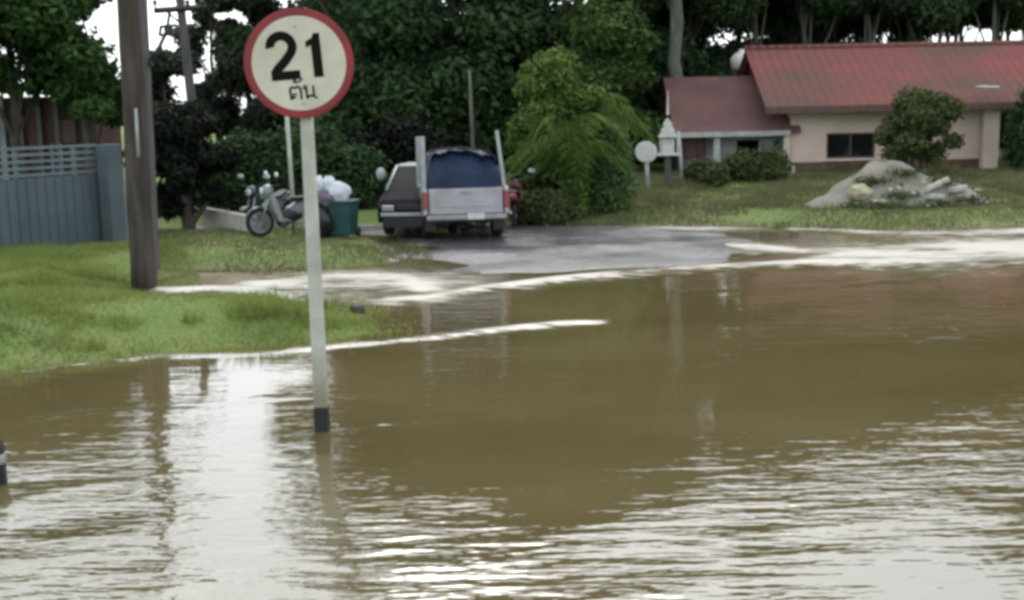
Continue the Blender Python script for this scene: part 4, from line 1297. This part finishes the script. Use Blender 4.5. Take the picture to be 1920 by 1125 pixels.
# second car, nose towards the camera
car = thing('parked_car', 'dark car with pale window frame facing the camera beside the silver pickup', 'car')
cw_ = 0.8
for sx in (-1, 1):
    prof = [(-2.0, 0.3)] + [(y, z) for y, z in reversed(arch(-1.3, 0.32, 0.36))] + [(-0.9, 0.26), (0.85, 0.26)] + [(y, z) for y, z in reversed(arch(1.3, 0.32, 0.36))] + [(2.0, 0.3), (1.98, 0.75), (0.8, 0.9), (-1.0, 0.86), (-1.85, 0.72), (-2.0, 0.6)]
    side_panel(sx * 0.74, sx * 0.83, prof)  .build('body_side', M['car_grey'], car, bevel=0.02)
    wheel(car, sx * 0.7, -1.3, 0.31, 0.2); wheel(car, sx * 0.7, 1.3, 0.31, 0.2)
    MB().box((sx * 0.6, -2.0, 0.58), (0.26, 0.08, 0.11)).build('headlight', M['rim'], car, bevel=0.015)
    MB().blob((sx * 0.93, -0.75, 1.2 if sx < 0 else 0.98), (0.11, 0.07, 0.13 if sx < 0 else 0.09), 2, 0.05).build('wing_mirror', M['car_pale'], car, smooth=True)
    # pillar frame
    MB().tube([(sx * 0.78, -1.0, 0.88), (sx * 0.62, -0.35, 1.34)], 0.032, n=6).build('windscreen_pillar', M['car_pale'], car, smooth=True)
    MB().tube([(sx * 0.62, -0.35, 1.34), (sx * 0.6, 1.0, 1.33), (sx * 0.74, 1.7, 0.92)], 0.03, n=6).build('roof_rail', M['car_pale'], car, smooth=True)
cab_loft([(-2.0, 0.32), (-2.02, 0.6), (-1.85, 0.74), (-1.0, 0.87), (0.8, 0.88), (1.96, 0.8), (1.98, 0.32)], [0.735, 0.735, 0.735, 0.735, 0.735, 0.735, 0.735]).build('bonnet_body', M['car_grey'], car, bevel=0.03)
cab_loft([(-0.34, 1.335), (-0.28, 1.375), (0.9, 1.37), (1.0, 1.33)], [0.6, 0.56, 0.56, 0.6]).build('roof_panel', M['car_pale'], car, bevel=0.012)
M['screen'] = mat('windscreen_glass', (0.03, 0.032, 0.025), 0.3, 0.4, 1.6, spec=0.12, col2=(0.02, 0.02, 0.016))
cab_loft([(-0.98, 0.875), (-0.36, 1.325), (0.99, 1.32), (1.66, 0.89)], [0.73, 0.58, 0.57, 0.7]).build('glasshouse', M['screen'], car)
MB().box((0, -2.07, 0.46), (1.5, 0.09, 0.075)).build('bumper', M['car_pale'], car, bevel=0.02)
MB().box((0, -2.05, 0.3), (1.4, 0.08, 0.2)).build('lower_grille', M['plastic_black'], car, bevel=0.02)
MB().box((0, -2.035, 0.6), (0.8, 0.05, 0.1)).build('grille', M['plastic_black'], car)
c0 = at(795, 440, 0.05)
car.scale = (0.93, 0.93, 1.0)
car.location = (c0.x, c0.y + 1.35, 0.05); car.rotation_euler = (0, 0, R(-3))

# motorbikes
def make_moto(label, body, loc, rz, group='parked motorbikes'):
    r = thing('motorbike', label, 'motorbike', loc, (0, 0, rz), group)
    for y in (-0.62, 0.62):
        t = MB().lathe([(0.2, -0.035), (0.245, -0.045), (0.275, -0.02), (0.275, 0.02), (0.245, 0.045), (0.2, 0.035), (0.2, -0.035)], n=24, axis='X').build('wheel', M['tyre'], r, smooth=True)
        t.location = (0, y, 0.275)
        sp = MB().lathe([(0.2, -0.02), (0.2, 0.02), (0.185, 0.02), (0.185, -0.02), (0.2, -0.02)], n=24, axis='X')
        for k in range(7):
            a = k * 2 * math.pi / 7
            sp.tube([(0, 0.03 * math.cos(a), 0.03 * math.sin(a)), (0, 0.19 * math.cos(a), 0.19 * math.sin(a))], 0.012, n=4)
        sp.tube([(-0.06, 0, 0), (0.06, 0, 0)], 0.04, n=8)
        sp.build('rim', M['rim'], t)
    # front end at -y
    f = MB()
    for sx in (-0.07, 0.07): f.tube([(sx, -0.62, 0.275), (sx, -0.42, 0.8)], 0.02, n=6)
    f.build('front_fork', M['galv'], r, smooth=True)
    ms = MB()
    arcp = [(0.3 * math.cos(R(a)), 0.3 * math.sin(R(a))) for a in range(20, 170, 15)]
    for (a1, b1), (a2, b2) in zip(arcp[:-1], arcp[1:]):
        ms.add([(-0.065, -0.62 - a1, 0.275 + b1), (0.065, -0.62 - a1, 0.275 + b1), (0.065, -0.62 - a2, 0.275 + b2), (-0.065, -0.62 - a2, 0.275 + b2)], [(0, 1, 2, 3)])
    ms.build('front_mudguard', body, r, smooth=True)
    MB().blob((0, -0.45, 0.86), (0.13, 0.12, 0.13), 1, 0.08).build('headlamp_cowl', body, r, smooth=True)
    MB().lathe([(0, -0.015), (0.07, -0.01), (0.075, 0.02), (0, 0.03)], (0, -0.575, 0.86), n=14, axis='Y').build('headlamp', M['lamp_clear'], r, smooth=True)
    MB().tube([(-0.34, -0.3, 0.98), (-0.16, -0.38, 0.96), (0.16, -0.38, 0.96), (0.34, -0.3, 0.98)], 0.017, n=6).build('handlebar', M['plastic_black'], r, smooth=True)
    for sx in (-1, 1):
        mr = MB().tube([(sx * 0.24, -0.35, 0.98), (sx * 0.32, -0.36, 1.14)], 0.01, n=5)
        mr.build('mirror_stalk', M['plastic_black'], r)
        MB().blob((sx * 0.34, -0.36, 1.18), (0.085, 0.03, 0.05), 1, 0.05).build('mirror', M['lamp_clear'], r, smooth=True)
        ls = MB()
        ls.prism([(-0.44, 0.78), (-0.34, 0.82), (-0.2, 0.36), (0.0, 0.27), (-0.28, 0.27), (-0.37, 0.5)], lambda y, z: (sx * 0.08, y, z), lambda y, z: (sx * (0.14 if z < 0.7 else 0.1), y, z))
        ls.build('leg_shield', body, r, bevel=0.01)
    eb = MB().blob((0, 0.0, 0.38), (0.12, 0.22, 0.14), 4, 0.1)
    eb.build('engine', M['dark_metal'], r, smooth=True)
    cab_loft([(-0.1, 0.52), (0.1, 0.62), (0.85, 0.8), (0.9, 0.7), (0.45, 0.45), (0.1, 0.4)], [0.08, 0.1, 0.05, 0.05, 0.12, 0.1]).build('rear_body', body, r, bevel=0.02)
    cab_loft([(-0.08, 0.68), (0.0, 0.74), (0.35, 0.74), (0.7, 0.84), (0.78, 0.8), (0.35, 0.66), (0.0, 0.63)], [0.09, 0.11, 0.13, 0.1, 0.08, 0.13, 0.1]).build('seat', M['plastic_black'], r, bevel=0.02)
    MB().box((0, 0.93, 0.7), (0.16, 0.05, 0.09)).build('tail_light', M['tail_red'], r, bevel=0.01)
    MB().tube([(0.12, 0.05, 0.25), (0.15, 0.4, 0.27), (0.16, 0.85, 0.36)], [0.025, 0.035, 0.045], n=8).build('exhaust', M['galv'], r, smooth=True)
    MB().tube([(-0.1, 0.05, 0.25), (-0.22, 0.1, 0.01)], 0.014, n=5).build('kick_stand', M['dark_metal'], r)
    MB().box((0, 0.62, 0.56), (0.14, 0.5, 0.02), rot=(R(15), 0, 0)).build('rear_mudguard', M['plastic_black'], r)
    return r
def mpos(u, v):
    p = on_ground(u, v); return (p.x, p.y, p.z + 0.0)
make_moto('white and black motorbike parked facing left just left of the sign post', M['moto_white'], mpos(548, 440), R(-62))
make_moto('dark motorbike parked behind the white one with its mirrors showing', M['moto_green'], mpos(500, 432), R(-25))
make_moto('dark red motorbike parked end-on at the right side of the silver pickup', M['moto_red'], mpos(968, 424), R(176))

# bin and bags
p = on_ground(640, 445)
o = thing('wheelie_bin', 'teal plastic wheeled bin beside the sign post with a white sack on top', 'bin', p, (0, 0, R(-12)))
MB().box((0, 0, 0.36), (0.5, 0.46, 0.62), taper=1.18).build('bin_body', M['bin_teal'], o, bevel=0.03)
MB().box((0, 0, 0.68), (0.64, 0.6, 0.05)).build('bin_rim', M['bin_teal'], o, bevel=0.015)
for sx in (-1, 1):
    MB().lathe([(0, -0.03), (0.09, -0.03), (0.1, 0), (0.09, 0.03), (0, 0.03)], (sx * 0.27, 0.2, 0.1), n=14, axis='X').build('wheel', M['tyre'], o, smooth=True)
MB().tube([(-0.24, 0.34, 0.66), (0.24, 0.34, 0.66)], 0.018, n=6).build('bin_handle', M['bin_teal'], o)
ob = MB().blob((0, 0, 0), (0.24, 0.22, 0.22), 5, 0.4, 2.0).blob((-0.17, 0, 0.14), (0.14, 0.13, 0.17), 8, 0.4, 2.0).build('white_sack', M['sack_white'], None, smooth=True)
ob.location = p + Vector((-0.02, -0.05, 0.84))
tag(ob, 'crumpled white sack piled on top of the teal bin', 'sack')
p2 = on_ground(606, 446)
ob = MB().blob((0, 0, 0.32), (0.24, 0.26, 0.36), 11, 0.3, 2.2, flat=-0.33).build('rubbish_bag', M['bag_black'], None, smooth=True); ob.location = p2
tag(ob, 'black rubbish bag on the ground between the sign post and the teal bin', 'rubbish bag')
ob = MB().blob((0, 0, 0), (0.2, 0.18, 0.16), 12, 0.35, 2.2).build('rubbish_bag', M['bag_mauve'], None, smooth=True); ob.location = p2 + Vector((0.08, 0, 0.74))
tag(ob, 'greyish mauve bag lying on top of the black rubbish bag', 'rubbish bag')
ob = MB().blob((0, 0, 0), (0.12, 0.12, 0.17), 15, 0.35, 2.2).build('rubbish_bag', M['sack_white'], None, smooth=True); ob.location = p2 + Vector((-0.06, 0.05, 0.98))
tag(ob, 'small white bag topmost on the heap just right of the sign post', 'rubbish bag')
b0 = on_ground(553, 432)
o = MB().tube([Vector((0, 0, -0.2)), atd(536, 190, b0.y) - b0], [0.05, 0.045], n=8).build('thin_pole', M['white_paint'], None, smooth=True); o.location = b0
tag(o, 'thin white pole behind the motorbikes just left of the sign post', 'pole')
b0 = Vector((atd(886, 300, 29).x, 29, 0)); b0.z = gz(b0.x, 29)
o = MB().tube([Vector((0.05, 0, -0.2)), atd(884, 220, 29) - b0, atd(880, 130, 29) - b0], [0.05, 0.045, 0.03], n=7).build('bare_sapling', M['bark_pale'], None, smooth=True); o.location = b0
tag(o, 'thin pale bare sapling rising behind the blue tarpaulin', 'sapling')

# bits in the water
p = at(671, 588, 0)
ob = MB().blob((0, 0, 0.03), (0.1, 0.09, 0.075), 21, 0.5, 2.2).blob((0.04, 0.0, -0.03), (0.05, 0.05, 0.06), 22, 0.4).build('floating_clump', M['black_paint'], None, smooth=True); ob.location = p
tag(ob, 'small dark clump floating in shallow water right of the sign post', 'debris')
p = at(-6, 905, 0)
o = thing('bollard', 'dark short bollard cut off by the left edge in the near water', 'bollard', (p.x, p.y, 0))
MB().lathe([(0.07, -0.3), (0.07, 0.24), (0.058, 0.3), (0.03, 0.335), (0, 0.34)], n=18).build('bollard_post', M['black_paint'], o, smooth=True)
MB().lathe([(0.073, 0.14), (0.0745, 0.145), (0.0745, 0.2), (0.073, 0.205)], n=18).build('reflective_band', M['galv'], o, smooth=True)

# ------------------------------------------------------------------ grass blades on the verges
def grass(name, label, n, box, test, hmin, hmax, wd, m, seed):
    rg = np.random.default_rng(seed)
    x = rg.uniform(box[0], box[1], n); y = rg.uniform(box[2], box[3], n)
    ok = test(x, y)
    x, y = x[ok], y[ok]
    z = height(x[None, :], y[None, :])[0]
    ok = z > -0.085 * rg.uniform(0, 1, len(x)) ** 2.2 + 0.004
    x, y, z = x[ok], y[ok], np.maximum(z[ok], 0.0)
    n = len(x)
    patch = np.clip(0.75 + 0.7 * wnoise(x, y, 1.6, seed + 1, 3), 0.25, 1.4)
    hh = rg.uniform(hmin, hmax, n) * patch
    a = rg.uniform(0, 6.283, n); ln = rg.normal(0, 0.45, (n, 2)) * hh[:, None]
    V = np.empty((n, 3, 3))
    dx, dy = np.cos(a) * wd, np.sin(a) * wd
    V[:, 0] = np.stack([x - dx, y - dy, z - 0.01], 1)
    V[:, 1] = np.stack([x + dx, y + dy, z - 0.01], 1)
    V[:, 2] = np.stack([x + ln[:, 0], y + ln[:, 1], z + hh], 1)
    me = bpy.data.meshes.new(name)
    me.vertices.add(n * 3); me.loops.add(n * 3); me.polygons.add(n)
    me.vertices.foreach_set('co', V.reshape(-1).astype(np.float32))
    me.loops.foreach_set('vertex_index', np.arange(n * 3, dtype=np.int32))
    me.polygons.foreach_set('loop_start', np.arange(0, n * 3, 3, dtype=np.int32))
    me.update(calc_edges=True)
    me.materials.append(m)
    o = bpy.data.objects.new(name, me); COL.objects.link(o)
    return tag(o, label, 'grass', kind='stuff')
GM = leaf_mat('grass_blades', (0.125, 0.178, 0.04), (0.29, 0.325, 0.105), scale=0.8, trans=0.3)
GM2 = leaf_mat('grass_blades_dull', (0.095, 0.105, 0.045), (0.2, 0.195, 0.1), scale=0.8, trans=0.3)
fl = lambda P: (lambda x, y: sdf(P, x[None, :], y[None, :])[0])
grass('grass', 'green grass on the tongue of land around the thick brown pole', 120000, (-9, 0, 10.5, 22), lambda x, y: (fl(PA)(x, y) > -0.9), 0.04, 0.1, 0.008, GM, 71)
grass('grass', 'darker grass strip in front of the motorbikes', 30000, (-8, 0, 16, 24), lambda x, y: (fl(PB)(x, y) > -0.6) & (fl(PA)(x, y) < 0), 0.04, 0.1, 0.01, GM2, 72)
grass('grass', 'dull green grass on the verge before the pink house', 110000, (-1, 18, 22, 40), lambda x, y: (fl(PC)(x, y) > -0.3), 0.05, 0.13, 0.014, GM2, 73)

grass('tall_grass', 'taller rough grass tufts along the water edge of the left verge', 60000, (-8, 0.5, 10.5, 18), lambda x, y: (fl(PA)(x, y) > -0.5) & (wnoise(x, y, 3.2, 91, 3) > 0.28) & (fl(PA)(x, y) < 2.2), 0.1, 0.24, 0.009, GM, 92)
grass('tall_grass', 'ragged taller weeds scattered over the verge before the pink house', 50000, (-1, 16, 25.5, 38), lambda x, y: (fl(PC)(x, y) > 0.4) & (wnoise(x, y, 2.2, 93, 3) > 0.34), 0.12, 0.32, 0.014, GM2, 94)
